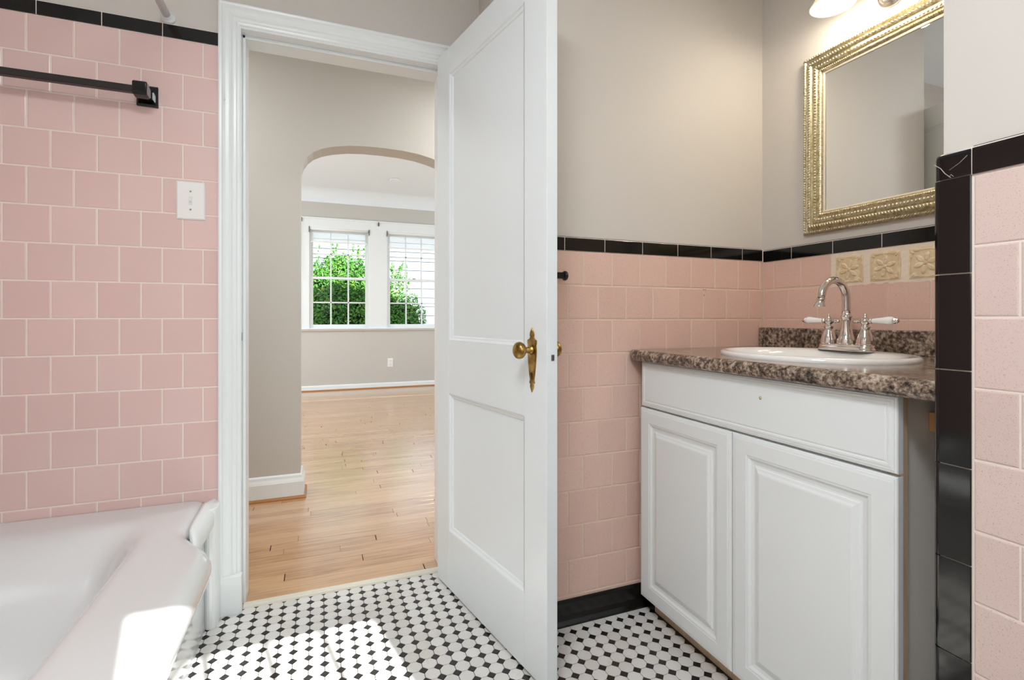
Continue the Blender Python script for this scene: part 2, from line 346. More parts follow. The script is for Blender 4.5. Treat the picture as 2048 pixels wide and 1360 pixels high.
# mirror wall
wc = thing(MB().box(XC+.006, 1.72, YR, YB+.006, 0, CE), 'wall_mirror', M['paint'], 'painted wall behind the basin with pink tiles, black border and mirror', 'wall', (XC, 1, 0), kind='structure')
MB().box(XC+.0015, XC+.0065, YR, YB, .0, 1.205).build('grout', M['groutB'], wc)
PC = lambda u, z: (XC+.006, -u, z)
DEC = (-1.156, -.82)   # decor tiles between these u (u = -y)
lc = [1.203, 1.098, .985, .872, .760]
def skc(u, w_, za, zb): return za > 1.09 and (u+w_ > DEC[0] and u < DEC[1])
tile_rows(wc, M['pinkB'], PC, -PI/2, -1.3783, [(1.098, 1.203)], -YB+.004, -1.156, .112)
tile_rows(wc, M['pinkB'], PC, -PI/2, -1.3783, [(1.098, 1.203)], -.824, -YR, .112)
tile_rows(wc, M['pinkB'], PC, -PI/2, -1.3166, [(.985, 1.095), (.872, .985), (.760, .872)], -YB+.004, -YR, .1125)
for u, w_ in clip_run(-1.149, .1545, -YB+.004, -YR, .0):
    w_r = round(w_, 4); piece('border_tile', (w_r,), lambda: trim_mb(w_r, .046), M['black'], wc, (XC+.006, -u, 1.2035), -PI/2)
MB().box(XC-.0012, XC+.004, YR, YB, 1.2035, 1.2465).build('border_grout', M['groutA'], wc)
def flower_mb():
    b = tile_mb(.088, .088, .007, .004); k = .0072
    def blob(cx_, cz, rx, rz, a, h):
        vs = []; n = 12
        for j, (s_, hh) in enumerate(((1, 0), (.8, h*.7), (.4, h), (.0, h*.6))):
            for i in range(n):
                t_ = 2*PI*i/n; x_, z_ = rx*s_*math.cos(t_), rz*s_*math.sin(t_)
                vs.append((cx_+x_*math.cos(a)-z_*math.sin(a), -k-hh, cz+x_*math.sin(a)+z_*math.cos(a)))
        b.add(vs, [(j*n+i, j*n+(i+1) % n, (j+1)*n+(i+1) % n, (j+1)*n+i) for j in range(3) for i in range(n)], True)
    for q in range(6):
        a = q*PI/3+.3; blob(.044+.018*math.cos(a), .044+.018*math.sin(a), .015, .0075, a, .0035)
    blob(.044, .044, .006, .006, 0, .005)
    for sx_ in (-1, 1):
        for sz in (-1, 1):
            blob(.044+sx_*.033, .044+sz*.033, .007, .004, sx_*sz*PI/4, .0025); blob(.044+sx_*.022, .044+sz*.036, .008, .002, 0, .002); blob(.044+sx_*.036, .044+sz*.022, .002, .008, 0, .002)
    b.ring(.004, .084, .004, .084, [(0, k-.001), (.001, k+.0014), (.002, k+.0014), (.003, k-.001)], lambda u, v_, h: (u, -h, v_))
    return b
for i in range(3):
    o = piece('relief_tile', (1,), flower_mb, M['relief'], wc, (XC+.006, 1.139-.1085*i, 1.101), -PI/2)
o['label'] = 'ochre relief tile with a raised flower'
# messy grout around the relief tiles
gm = MB(); n = 46
for (z0, z1) in ((1.0935, 1.104), (1.187, 1.203)):
    vs = []
    for i in range(n):
        u = -1.156+.334*i/(n-1); vs += [(XC+.006-.0052-.001*random.random(), -u, z0+random.uniform(-.003, .003)), (XC+.006-.0052-.001*random.random(), -u, z1+random.uniform(-.002, .002)*(z1 < 1.19))]
    gm.add(vs, [(2*i, 2*i+1, 2*i+3, 2*i+2) for i in range(n-1)])
for u0 in (1.156, 1.051, .9425, .834):
    vs = []
    for i in range(14):
        z = 1.094+.109*i/13; vs += [(XC+.0008-.0008*random.random(), u0+random.uniform(-.001, .001), z), (XC+.0008-.0008*random.random(), u0-.021+random.uniform(-.001, .001)+(.004 if u0 > 1.15 else 0), z)]
    gm.add(vs, [(2*i, 2*i+1, 2*i+3, 2*i+2) for i in range(13)])
gm.build('grout', mat('cream_smeared_grout', (232, 218, 198), .85), wc, label='wide smeared cream grout around the relief tiles')
# partition on the right
wd = thing(MB().box(XD+.008, 1.72, -.45, YR-.004, 0, CE), 'wall_partition', M['paint'], 'painted partition at the right with pink tiles edged by black bullnose tiles', 'wall', (XD, 0, 0), kind='structure')
MB().box(XD+.0035, XD+.0085, -.45, YR-.012, .0, 1.2175).build('grout', M['groutA'], wd)
PD = lambda u, z: (XD+.008, -u, z)
ld = [1.2145-.1118*k for k in range(11)]+[.0]
tile_rows(wd, M['pinkD'], PD, -PI/2, -.4638, [(ld[i+1], ld[i]) for i in range(11)], -.4638, .45, .112)
def bull_corner(h_):   # vertical black tile that wraps the outer corner; plan profile
    b = MB(); r_ = .010; t_ = .008; pl = [(.0528, 0), (.0528, -t_+.001), (.0518, -t_)]
    for k in range(7):
        a = k/6*PI/2; pl.append((r_-r_*math.sin(a), -t_+r_-r_*math.cos(a)))
    pl += [(0, .035), (.004, .035), (.004, .004), (.01, 0)]
    g = .001; b.prism([(x_, y_) for x_, y_ in pl], g, h_-g, lambda a_, c_, e_: (a_, c_, e_)); return b
zj = [1.2165-.0005, 1.0608, .9053, .7507, .5977, .4454, .2930, .1405, 0]
for i in range(8):
    h_ = round(zj[i]-zj[i+1], 4)
    piece('border_tile', ('c', h_), lambda: bull_corner(h_), M['black'], wd, (XD+.008, .5184, zj[i+1]), -PI/2)
MB().box(XD+.003, XD+.012, .463, .5085, 0, 1.258).build('grout', M['groutA'], wd)
for u, w_ in clip_run(-.4650, .152, -.4650, .45, .0):
    w_r = round(w_, 4); piece('border_tile', (w_r,), lambda: trim_mb(w_r, .046), M['black'], wd, (XD+.008, -u, 1.2155), -PI/2)
MB().box(XD+.0008, XD+.006, -.45, .4655, 1.2155, 1.2585).build('border_grout', M['groutA'], wd)
# top corner piece: rounded towards the top and the left
b = MB(); n = 10; W, Hh, R_ = .0534, .045, .010
vs = []; fs = []
for i in range(n+1):
    for j in range(n+1):
        u = W*(i/n); z = Hh*(j/n)
        du = max(0, R_-u); dz = max(0, z-(Hh-R_)); dd = math.hypot(du, dz)
        if dd > R_: u = R_-du*R_/dd; z = Hh-R_+dz*R_/dd; dd = R_
        h = .008-(R_-math.sqrt(max(0, R_*R_-dd*dd)))
        vs.append((XD+.008-h, .5184-u, 1.216+z))
fs = [(i*(n+1)+j, (i+1)*(n+1)+j, (i+1)*(n+1)+j+1, i*(n+1)+j+1) for i in range(n) for j in range(n)]
b.add(vs, fs, True); b.build('border_tile', M['black'], wd, label='black corner tile with a pale crack')
cb = MB()
for pts in ([(.5155, 1.2445), (.506, 1.236), (.500, 1.226), (.492, 1.2175)], [(.4945, 1.2185), (.4915, 1.2225), (.488, 1.218)], [(.494, 1.230), (.480, 1.238), (.470, 1.247)]):
    cb.tube([(XD-.0004, y_, z_) for y_, z_ in pts], .0005 if pts[0][0] > .5 else .0003, 5)
cb.build('crack', M['crack'], wd)
# return wall, left wall, back wall, ceiling
wr = thing(MB().box(XR-.005, XR-.0005, YB+.007, YA+.006, 0, CE), 'wall_return', M['paint'], 'narrow painted return wall beside the open door', 'wall', (XR, 1.6, 0), kind='structure')
wl = thing(MB().box(-1.22, -1.096, -.57, HW, 0, CE), 'wall_left', M['paint'], 'bathroom wall along the far side of the bathtub', 'wall', (-1.1, .7, 0), kind='structure')
tl_ = MB()
for k in range(13):
    z0 = lines[k+1]+.0012; st = .056 if k % 2 else 0
    for j in range(14):
        a_ = .38+st+j*.1133
        if a_+.11 > YA: continue
        tl_.ring(a_, a_+.111, z0, z0+.111, [(0, .001), (0, .005), (.002, .006)], lambda u, v_, h: (-1.096+h, u, v_), cap=True)
tl_.build('tile', M['pinkA'], wl, kind='stuff')
WX0, WX1, WZ0, WZ1 = 0.0, .72, 1.06, 1.90
wk = thing(MB().box(-1.2, WX0, -.57, -.45, 0, CE).box(WX1, 1.72, -.57, -.45, 0, CE).box(WX0, WX1, -.57, -.45, 0, WZ0).box(WX0, WX1, -.57, -.45, WZ1, CE), 'wall_back', M['paint'],
           'bathroom wall behind the viewpoint holding the sunny window', 'wall', (0, -.5, 0), kind='structure')
ceil = thing(MB().box(-1.2, 1.72, -.57, HW, CE, CE+.1), 'ceiling', M['ceil'], 'white bathroom ceiling', 'ceiling', (0, .7, CE), kind='structure')
# ------------------------------------------------------------------ bathroom floor
fl = thing(MB().box(-1.2, 1.72, -.57, 1.9005, -.06, -.0015), 'floor', M['groutF'], 'bathroom floor of small white octagon and black dot tiles in dark grout', 'floor', (0, 1, 0), kind='structure')
PT = .0431
def oct_poly(s, c_): return [(-s, -c_), (-c_, -s), (c_, -s), (s, -c_), (s, c_), (c_, s), (-c_, s), (-s, c_)]
def poly_tile(poly, inset, t0, t1):
    n = len(poly); k = 1-inset
    b = MB(); vs = [(x_, y_, t0) for x_, y_ in poly]+[(x_, y_, t1-.0004) for x_, y_ in poly]+[(x_*k, y_*k, t1) for x_, y_ in poly]
    b.add(vs, [(j*n+i, j*n+(i+1) % n, (j+1)*n+(i+1) % n, (j+1)*n+i) for j in range(2) for i in range(n)]+[tuple(2*n+i for i in range(n))]); return b
S_, C_ = PT/2-.0009, PT*.183
ocp = oct_poly(S_, C_); DQ = PT/2-C_-.0010
dotp = [(-DQ, 0), (0, -DQ), (DQ, 0), (0, DQ)]
ox, oy = -.0088, 1.8823
cells = []
for i in range(-26, 38):
    for j in range(-52, 2):
        x_, y_ = ox+i*PT, oy+j*PT
        if y_ > 1.888 or (x_ > XR-.01 and y_ > YB-.012) or x_ < -.362 or x_ > 1.5 or y_ < -.43: continue
        if x_ > XD and y_ < YR+.02: continue
        if x_ > 1.06: continue
        cells.append((x_, y_))
def vis(x_, y_):
    d = x_*math.sin(TH)+y_*math.cos(TH)
    if d < .2: return 9+abs(x_)+2-y_
    px = 1024+990.5*(x_*math.cos(TH)-y_*math.sin(TH))/d; py = 635.4+990.5*.99/d
    ok = (330 < px < 1480 and 1140 < py < 1372)
    if ok and x_ > .60 and px < 1105: ok = False
    # behind the door leaf
    if ok and 900 < px < 1113 and py < 1360:
        wy = 1.85-y_; xd = .417+.2058*wy
        if x_ > xd: ok = False
    return d if ok else 9+d
for kind_, m_, poly, nm, inset in (('w', M['octw'], ocp, 'octagon_tile', .03), ('b', M['octb'], dotp, 'dot_tile', .03)):
    cs = [(vis(a_ if kind_ == 'w' else a_+PT/2, b_ if kind_ == 'w' else b_+PT/2), a_ if kind_ == 'w' else a_+PT/2, b_ if kind_ == 'w' else b_+PT/2) for a_, b_ in cells]
    cs.sort(); rest = MB()
    for n_, (d_, a_, b_) in enumerate(cs):
        if n_ < 300:
            piece(nm, (0,), lambda: poly_tile(poly, inset, -.0016, 0), m_, fl, (a_, b_, 0))
        else:
            q = poly_tile(poly, inset, -.0016, 0); rest.add([(a_+x_, b_+y_, z_) for x_, y_, z_ in q.v], q.f)
    rest.build(nm, m_, fl, kind='stuff')
# ------------------------------------------------------------------ hall and living floor
YE, YF = 2.975, 7.17
X0L, X1L = -2.4, 3.6
f2 = thing(MB().box(X0L, X1L, HW-.005, YF+.1, -.06, -.004).box(OX0, OX1, 1.93, HW, -.06, -.004), 'floor', mat('dark_plank_gap', (70, 46, 28), .8), 'honey oak strip floor of the hall and living room', 'floor', (0, 3, 0), kind='structure')
PW = .0572
def plank_mb(L_):
    b = MB(); b.ring(0, L_, 0, PW-.0006, [(0, -.004), (0, -.0006), (.0008, 0)], lambda u, v_, h: (u, v_, h), cap=True); return b
np_ = 0; rest = MB(); y_ = 1.931; row = 0
pl = []
while y_ < YF+.02:
    xa, xb = (-1.3, 1.6) if y_ > HW-.03 else (OX0, OX1)
    if y_ > 3.2: xa, xb = -2.2, 3.4
    a_ = xa - random.uniform(0, .5)
    while a_ < xb:
        L_ = random.choice((.38, .48, .58, .68, .8, .95, 1.1, 1.3)); s0, s1 = max(a_, xa), min(a_+L_, xb)
        if s1-s0 > .03: pl.append((y_, s0, s1-s0-random.choice((.0012, .0015, .003, .0045))))
        a_ += L_
    y_ += PW
def inview(p):
    y_, s0, l_ = p
    best = False
    for q in (s0, s0+l_/2, s0+l_):
        if y_ > YE+.1 and q < -.12*y_/2.975-.0: continue
        d = q*math.sin(TH)+y_*math.cos(TH); px = 1024+990.5*(q*math.cos(TH)-y_*math.sin(TH))/d
        if 470 < px < 885: best = True
    return best
pl.sort(key=lambda p: (not inview(p), p[0]))
for i, (y_, s0, l_) in enumerate(pl):
    if i < 285 and inview((y_, s0, l_)):
        lr = round(l_, 3); piece('plank', (lr,), lambda: plank_mb(lr), M['oak'], f2, (s0, y_, 0))
    else:
        q = plank_mb(l_); rest.add([(a+s0, b_+y_, c_) for a, b_, c_ in q.v], q.f)
rest.build('plank', M['oak'], f2, kind='stuff')
thr = thing(MB().prism([(1.898, 0), (1.9005, .006), (1.907, .010), (1.925, .009), (1.931, .002), (1.931, -.004), (1.898, -.004)], OX0+.018, OX1, lambda a, b_, e_: (e_, a, b_)), 'trim_threshold', M['sill'],
            'chipped white painted threshold strip between tiles and oak floor', 'threshold', (.1, 1.91, 0), kind='structure')

# ------------------------------------------------------------------ hall wall with arch
AX0, AX1 = -.1, .80
axc, ah = (AX0+AX1)/2, (AX1-AX0)/2
half = [(0, 1.983), (.10, 1.981), (.20, 1.972), (.28, 1.956), (.34, 1.937), (.385, 1.913), (.415, 1.885), (.437, 1.850), (.448, 1.815), (.45, 1.78)]
arc = [(axc-x_, z_) for x_, z_ in half[::-1]]+[(axc+x_, z_) for x_, z_ in half[1:]]
arc[0] = (AX0, 1.78); arc[-1] = (AX1, 1.78)
HT = 2.56; YE2 = 3.125
b = MB()
for yy in (YE, YE2):
    for (a0, a1) in ((X0L, AX0), (AX1, X1L)): b.add([(a0, yy, 0), (a1, yy, 0), (a1, yy, HT+.14), (a0, yy, HT+.14)], [(0, 1, 2, 3)])
    for i in range(len(arc)-1):
        (a0, z0), (a1, z1) = arc[i], arc[i+1]; b.add([(a0, yy, z0), (a1, yy, z1), (a1, yy, HT+.14), (a0, yy, HT+.14)], [(0, 1, 2, 3)])
path = [(AX0, 0)]+arc+[(AX1, 0)]
vs = [(a, YE, z) for a, z in path]+[(a, YE2, z) for a, z in path]; n = len(path)
b.add(vs, [(i, i+1, n+i+1, n+i) for i in range(n-1)], False)
we = thing(b, 'wall_hall', M['hallpaint'], 'grey hall wall with a basket-handle arch seen through the doorway', 'wall', (0, YE, 0), kind='structure')
# baseboard on the arch wall, wrapping into the arch
bp_ = [(0, 0), (.018, 0), (.018, .085), (.016, .088), (.016, .09), (.010, .106), (.008, .118), (.004, .124), (0, .126)]
b = MB(); vs = []
for (px_, py_, nx, ny) in ((-1.6, YE, 0, -1), (AX0, YE, 1, -1), (AX0, YE2, 1, 1), (-1.6, YE2, 0, 1)):
    for h, z in bp_: vs.append((px_+nx*h, py_+ny*h, z+.006))
n = len(bp_); b.add(vs, [(k*n+i, k*n+i+1, (k+1)*n+i+1, (k+1)*n+i) for k in range(3) for i in range(n-1)])
bh = thing(b, 'baseboard_hall', M['trim'], 'white moulded baseboard wrapping the left foot of the arch', 'baseboard', (-.3, YE, 0), kind='structure')
b = MB(); sp = [(0, 0), (.030, 0), (.029, .006), (.025, .012), (.018, .016), (0, .016)]; vs = []
for (px_, py_, nx, ny) in ((-1.6, YE, 0, -1), (AX0, YE, 1, -1), (AX0, YE2, 1, 1), (-1.6, YE2, 0, 1)):
    for h, z in sp: vs.append((px_+nx*h, py_+ny*h, z))
n = len(sp); b.add(vs, [(k*n+i, k*n+i+1, (k+1)*n+i+1, (k+1)*n+i) for k in range(3) for i in range(n-1)]); b.build('shoe_moulding', M['oakdark'], bh, label='stained oak shoe moulding')
# hall ends and ceiling
thing(MB().box(X0L, -1.6, HW, YE, 0, 2.5), 'wall_hall_left', M['hallpaint'], 'grey wall closing the hall on the left', 'wall', (-1.7, 2.5, 0), kind='structure')
thing(MB().box(1.7, X1L, 1.9, YE, 0, 2.5).box(XR+.12, 1.7, YA+.006, HW, 0, 2.5), 'wall_hall_right', M['hallpaint'], 'grey wall closing the hall on the right', 'wall', (1.7, 2.5, 0), kind='structure')
thing(MB().box(X0L, X1L, HW-.1, YE+.05, 2.5, 2.6), 'ceiling', M['ceil'], 'white hall ceiling', 'ceiling', (0, 2.5, 2.5), kind='structure')
# living room
LX = 1.0
W1 = (-.137, .643); W2 = (.879, 1.659); WB_, WT_ = .84, 2.20
b = MB()
for a0, a1, z0, z1 in ((X0L, W1[0], 0, 2.7), (W1[1], W2[0], 0, 2.7), (W2[1], X1L, 0, 2.7), (W1[0], W1[1], 0, WB_), (W1[0], W1[1], WT_, 2.7), (W2[0], W2[1], 0, WB_), (W2[0], W2[1], WT_, 2.7)):
    b.box(a0, a1, YF, YF+.12, z0, z1)
thing(b, 'wall_living_far', M['hallpaint'], 'grey living room wall holding the pair of windows', 'wall', (0, YF, 0), kind='structure')
def holed(x0, x1):  # side openings added to hold the unseen fill lights
    return MB().box(x0, x1, HW-.1, 4.2, -.05, 2.8).box(x0, x1, 6.2, YF+.12, -.05, 2.8).box(x0, x1, 4.2, 6.2, -.05, .82).box(x0, x1, 4.2, 6.2, 2.18, 2.8)
thing(holed(X0L-.1, X0L), 'wall_living_left', M['hallpaint'], 'grey left wall of the living room', 'wall', (X0L, 5, 0), kind='structure')
thing(holed(X1L, X1L+.1), 'wall_living_right', M['hallpaint'], 'grey right wall of the living room', 'wall', (X1L, 5, 0), kind='structure')
b = MB(); CZ = 2.72; R_ = .17; cv = [(YE2, CZ+.05), (YE2, CZ), (YF-R_, CZ)]
for k in range(1, 9): a = k/8*PI/2; cv.append((YF-R_+R_*math.sin(a), CZ-R_+R_*math.cos(a)))
cv += [(YF+.1, CZ-R_), (YF+.1, CZ+.05)]
b.prism(cv, X0L, X1L, lambda a, c_, e_: (e_, a, c_), smooth=False)
lc_ = thing(b, 'ceiling', M['ceil'], 'white coved living room ceiling seen through the arch', 'ceiling', (0, 5, CZ), kind='structure')
det = MB().lathe([(.0, 0), (.060, 0), (.068, -.010), (.066, -.018), (.058, -.020), (.05, -.014), (0, -.014)], (.88, 6.3, CZ), n=28, capends=False)
thing(det, 'ceiling_vent_cover', M['ceil'], 'small round white cover on the living room ceiling', 'ceiling cover', (.88, 6.3, CZ))
# baseboard far
b = MB(); b.prism([(0, .006), (.016, .006), (.016, .062), (.010, .072), (0, .075)], X0L, X1L, lambda h, z, e_: (e_, YF-h, z))
bf = thing(b, 'baseboard_living', M['trim'], 'white baseboard below the living room windows', 'baseboard', (0, YF, 0), kind='structure')
MB().prism([(0, 0), (.028, 0), (.026, .010), (.016, .016), (0, .016)], X0L, X1L, lambda h, z, e_: (e_, YF-h, z)).build('shoe_moulding', M['oakdark'], bf, label='stained oak shoe moulding')
# ------------------------------------------------------------------ windows
def casing_box(b, a0, a1, z0, z1, y0=YF-.022): b.box(a0, a1, y0, YF+.002, z0, z1)
b = MB()
casing_box(b, -.236, W1[0]+.005, .845, 2.33); casing_box(b, W1[1]-.005, W2[0]+.005, .845, 2.20); casing_box(b, W2[1]-.005, W2[1]+.10, .845, 2.33)
casing_box(b, W1[0]+.005, W2[1]-.005, WT_-.005, 2.33)
b.box(-.25, W2[1]+.115, YF-.032, YF+.002, 2.318, 2.34)
b.box(-.225, -.215, YF-.026, YF-.02, .85, 2.31)
tw = thing(b, 'trim_window', M['trim'], 'wide white casing joining the two living room windows', 'window casing', (.76, YF, 1.5), kind='structure', bevel=.003)
b = MB(); b.prism([(-.002, .812), (.022, .812), (.024, .820), (.045, .828), (.055, .836), (.055, .843), (.050, .848), (-.002, .848)], -.26, W2[1]+.13, lambda h, z, e_: (e_, YF-h, z))
b.build('window_stool', M['trim'], tw)
def window(name, x0, x1, z0, z1, yface, sgn, label, zm, zsplit_up, cols=3, ms=.018, st=.040, botrail=.045):
    """sgn=+1: outside is towards +y"""
    Y = lambda d: yface+sgn*d
    def bx(b, a0, a1, d0, d1, c0, c1):
        ya, yb = sorted((Y(d0), Y(d1))); b.box(a0, a1, ya, yb, c0, c1)
    f = MB(); jt = .012
    bx(f, x0-.003, x0+jt, 0, .12, z0, z1); bx(f, x1-jt, x1+.003, 0, .12, z0, z1); bx(f, x0, x1, 0, .12, z1-jt, z1+.003); bx(f, x0, x1, 0, .12, z0-.003, z0+jt)
    bx(f, x0+jt, x0+jt+.010, .0, .018, z0+jt, z1-jt); bx(f, x1-jt-.010, x1-jt, .0, .018, z0+jt, z1-jt)
    root = thing(f, name, M['trim'], label, 'window', ((x0+x1)/2, yface, z0), kind='structure', bevel=.0015)
    def sash(lo, hi, d0, br, tr_, splits):
        b = MB(); d1 = d0+.03; a0, a1 = x0+jt, x1-jt
        bx(b, a0, a0+st, d0, d1, lo, hi); bx(b, a1-st, a1, d0, d1, lo, hi); bx(b, a0+st, a1-st, d0, d1, lo, lo+br); bx(b, a0+st, a1-st, d0, d1, hi-tr_, hi)
        g0, g1, h0, h1 = a0+st, a1-st, lo+br, hi-tr_
        xs = [g0+(g1-g0)*k/cols for k in range(cols+1)]; zs = [h0]+splits+[h1]
        for q in xs[1:-1]: bx(b, q-ms/2, q+ms/2, d0+.003, d1-.003, h0, h1)
        for q in splits: bx(b, g0, g1, d0+.003, d1-.003, q-ms/2, q+ms/2)
        o = b.build('sash', M['trim'], root, bevel=.0015)
        for i in range(cols):
            for j in range(len(zs)-1):
                p = MB(); bx(p, xs[i], xs[i+1], d0+.014, d0+.017, zs[j], zs[j+1]); p.build('pane', M['glass'], o)
        return o
    up = sash(zm-.017, z1-jt, .055, .034, .035, zsplit_up[0]); lo = sash(z0+jt, zm+.017, .020, botrail, .034, zsplit_up[1])
    lk = MB(); bx(lk, (x0+x1)/2-.02, (x0+x1)/2+.02, .008, .03, zm+.017, zm+.027); lk.build('sash_lock', M['nickel'], root)
    return root
window('window_1', W1[0], W1[1], WB_, WT_, YF, 1, 'left living room window full of green shrub, sheer blind at its top', 1.53, ([1.859], [1.197]))
window('window_2', W2[0], W2[1], WB_, WT_, YF, 1, 'right living room window showing white siding beside the shrub', 1.53, ([1.859], [1.197]))
window('window_3', WX0, WX1, WZ0, WZ1, -.45, -1, 'sunny bathroom window behind the viewpoint', 1.47, ([], []), cols=4, st=.03, ms=.02)
# casing of window_3
b = MB()
for a0, a1, z0, z1 in ((WX0-.08, WX0, WZ0-.02, WZ1+.08), (WX1, WX1+.08, WZ0-.02, WZ1+.08), (WX0, WX1, WZ1, WZ1+.08), (WX0-.1, WX1+.1, WZ0-.05, WZ0-.0)): b.box(a0, a1, -.452, -.43, z0, z1)
thing(b, 'trim_bath_window', M['trim'], 'white casing of the bathroom window', 'window casing', (.36, -.45, 1.0), kind='structure', bevel=.003)
# roller blinds
def blind(x0, x1, ztop, zbot, label):
    root = empty('roller_blind', ((x0+x1)/2, YF, ztop), label, 'blind')
    y = YF-.014
    MB().tube([(x0+.012, y, ztop), (x1-.012, y, ztop)], .017, 16).build('roller_tube', M['nickel'] if 0 else M['white'], root)
    MB().box(x0+.02, x1-.02, y+.014, y+.0152, zbot, ztop).build('blind_cloth', M['fabric'], root)
    MB().box(x0+.02, x1-.02, y+.010, y+.019, zbot-.016, zbot+.003).build('hem_bar', M['white'], root, bevel=.002)
    for xx in (x0+.004, x1-.004):
        MB().box(xx-.006, xx+.006, y-.022, y+.02, ztop-.05, ztop+.028).build('bracket', M['steel'], root, bevel=.002)
blind(W1[0], W1[1], 2.185, 2.02, 'white roller blind slightly lowered over the left living room window')
blind(W2[0], W2[1], 2.185, 1.985, 'white roller blind slightly lowered over the right living room window')
for xx, lab in ((-.228, 'dark curtain rod bracket at the left end of the window casing'), (.766, 'dark curtain rod bracket between the two living room windows')):
    bb = MB().box(xx-.008, xx+.008, YF-.036, YF-.030, 2.27, 2.325); bb.tube([(xx, YF-.032, 2.305), (xx, YF-.06, 2.305), (xx, YF-.064, 2.315)], .004, 8)
    thing(bb, 'curtain_rod_bracket', M['steel'], lab, 'bracket', (xx, YF-.03, 2.3))
cd = MB().tube([(-.232, YF-.05, 2.24), (-.235, YF-.05, 1.7), (-.225, YF-.05, 1.62), (-.200, YF-.05, 1.55), (-.196, YF-.05, 1.50)], .0028, 6)
cd.tube([(-.232, YF-.022, 2.24), (-.232, YF-.05, 2.24)], .0028, 6)
thing(cd, 'blind_cord', M['white'], 'thin white cord hanging on the left window casing', 'cord', (-.23, YF-.05, 1.5))
# outlet
def plate_box(b, x0, x1, z0, z1, y, t=.006): b.ring(x0, x1, z0, z1, [(0, 0), (0, t*.5), (.004, t)], lambda u, v_, h: (u, y-h, v_), cap=True)
b = MB(); plate_box(b, .892, .968, .29, .415, YF)
ot = thing(b, 'wall_outlet', M['white'], 'white double outlet plate under the living room windows', 'outlet', (.93, YF, .35))
for zz in (.325, .380):
    MB().box(.915, .945, YF-.009, YF-.005, zz-.016, zz+.016).build('socket', M['white'], ot, bevel=.003)
    MB().box(.923, .925, YF-.0095, YF-.0088, zz-.002, zz+.010).box(.935, .937, YF-.0095, YF-.0088, zz-.002, zz+.010).build('slot', M['dark'], ot)

# ------------------------------------------------------------------ door casing, jambs
cp = [(0, 0), (0, .026), (.004, .028), (.010, .027), (.014, .022), (.020, .019), (.030, .0185), (.036, .016), (.040, .0125), (.044, .013), (.050, .0125), (.054, .009), (.060, .008), (.064, .005), (.064, 0)]
CX0, CX1, CZT = -.3135, .5215, 2.0415
def cas3(x0, x1, zt, prof, y, zb=0.0):
    b = MB(); n = len(prof); vs = []
    for (cx_, cz, sx_, sz) in ((x0, zb, 1, 0), (x0, zt, 1, -1), (x1, zt, -1, -1), (x1, zb, -1, 0)):
        for a, h in prof: vs.append((cx_+sx_*a, y-h, cz+sz*a))
    b.add(vs, [(k*n+i, k*n+i+1, (k+1)*n+i+1, (k+1)*n+i) for k in range(3) for i in range(n-1)]); return b
tc_ = thing(cas3(CX0, CX1, CZT, cp, YA+.006), 'trim_casing', M['trim'], 'white moulded casing around the bathroom doorway', 'door casing', (0, YA, 0), kind='structure')
b = MB()
b.box(OX0-.012, OX0+.012, YA+.002, HW+.001, 0, OZ+.012).box(OX1-.012, OX1+.012, YA+.002, HW+.001, 0, OZ+.012).box(OX0, OX1, YA+.002, HW+.001, OZ-.014, OZ+.012)
j_ = b.build('jamb', M['trim'], tc_)
b = MB(); b.box(OX0+.012, OX0+.022, YA+.042, HW-.012, 0, OZ-.014).box(OX1-.022, OX1-.012, YA+.042, HW-.012, 0, OZ-.014).box(OX0+.012, OX1-.012, YA+.042, HW-.012, OZ-.026, OZ-.014)
b.build('door_stop', M['trim'], tc_, bevel=.002)
MB().box(-.318, -.2445, YA-.026, YA+.004, 0, .128).build('plinth', M['trim'], tc_, bevel=.002, label='plain patch block at the foot of the casing')
b = MB().box(OX0+.0115, OX0+.0135, YA+.008, YA+.030, .90, .96); b.build('strike_plate', M['trim'], tc_, bevel=.0005)
MB().box(OX0+.0125, OX0+.0142, YA+.012, YA+.018, .912, .940).build('strike_slot', M['dark'], tc_)
b = MB().lathe([(.0, 0), (.0035, .002), (.0035, .004), (.0015, .006), (0, .006)], (-.296, YA-.013, 1.716), (0, -1, 0), 10); b.build('painted_screw', M['trim'], tc_)
# hall side casing
thing(cas3(CX0, CX1, CZT, [(a, -h) for a, h in cp], HW), 'trim_casing', M['trim'], 'white casing on the hall side of the doorway', 'door casing', (0, HW, 0), kind='structure')

# ------------------------------------------------------------------ the open door leaf
DD = Vector((.2016, -.9795, 0)).normalized()     # hinge -> free edge
DN = Vector((.9795, .2016, 0)).normalized()      # through the leaf, away from the viewer
DH = Vector((.416, 1.854, .008))
DW, DT, DHt = .690, .035, 1.962
def dmap(u, v_, h):  # u along width, v up, h out of the viewer's face (h<0 goes into the leaf)
    return DH+DD*u+Vector((0, 0, v_))-DN*h
mp_ = [(0, 0), (.003, -.001), (.006, -.0045), (.010, -.0065), (.013, -.007), (.016, -.0105), (.018, -.011)]
PAN = [(.100, .584, .900, 1.868), (.100, .584, .210, .706)]
def leaf():
    b = MB()
    b.box(0, .100, -DT, 0, 0, DHt, lambda u, h, v_: dmap(u, v_, h)); b.box(.584, DW, -DT, 0, 0, DHt, lambda u, h, v_: dmap(u, v_, h))
    for z0, z1 in ((0, .210), (.706, .900), (1.868, DHt)): b.box(.100, .584, -DT, 0, z0, z1, lambda u, h, v_: dmap(u, v_, h))
    return b
dr = thing(leaf(), 'door_1', M['door'], 'white two-panel wooden door standing open into the bathroom', 'door', (.416, 1.854, .008), kind='structure', bevel=.0012)
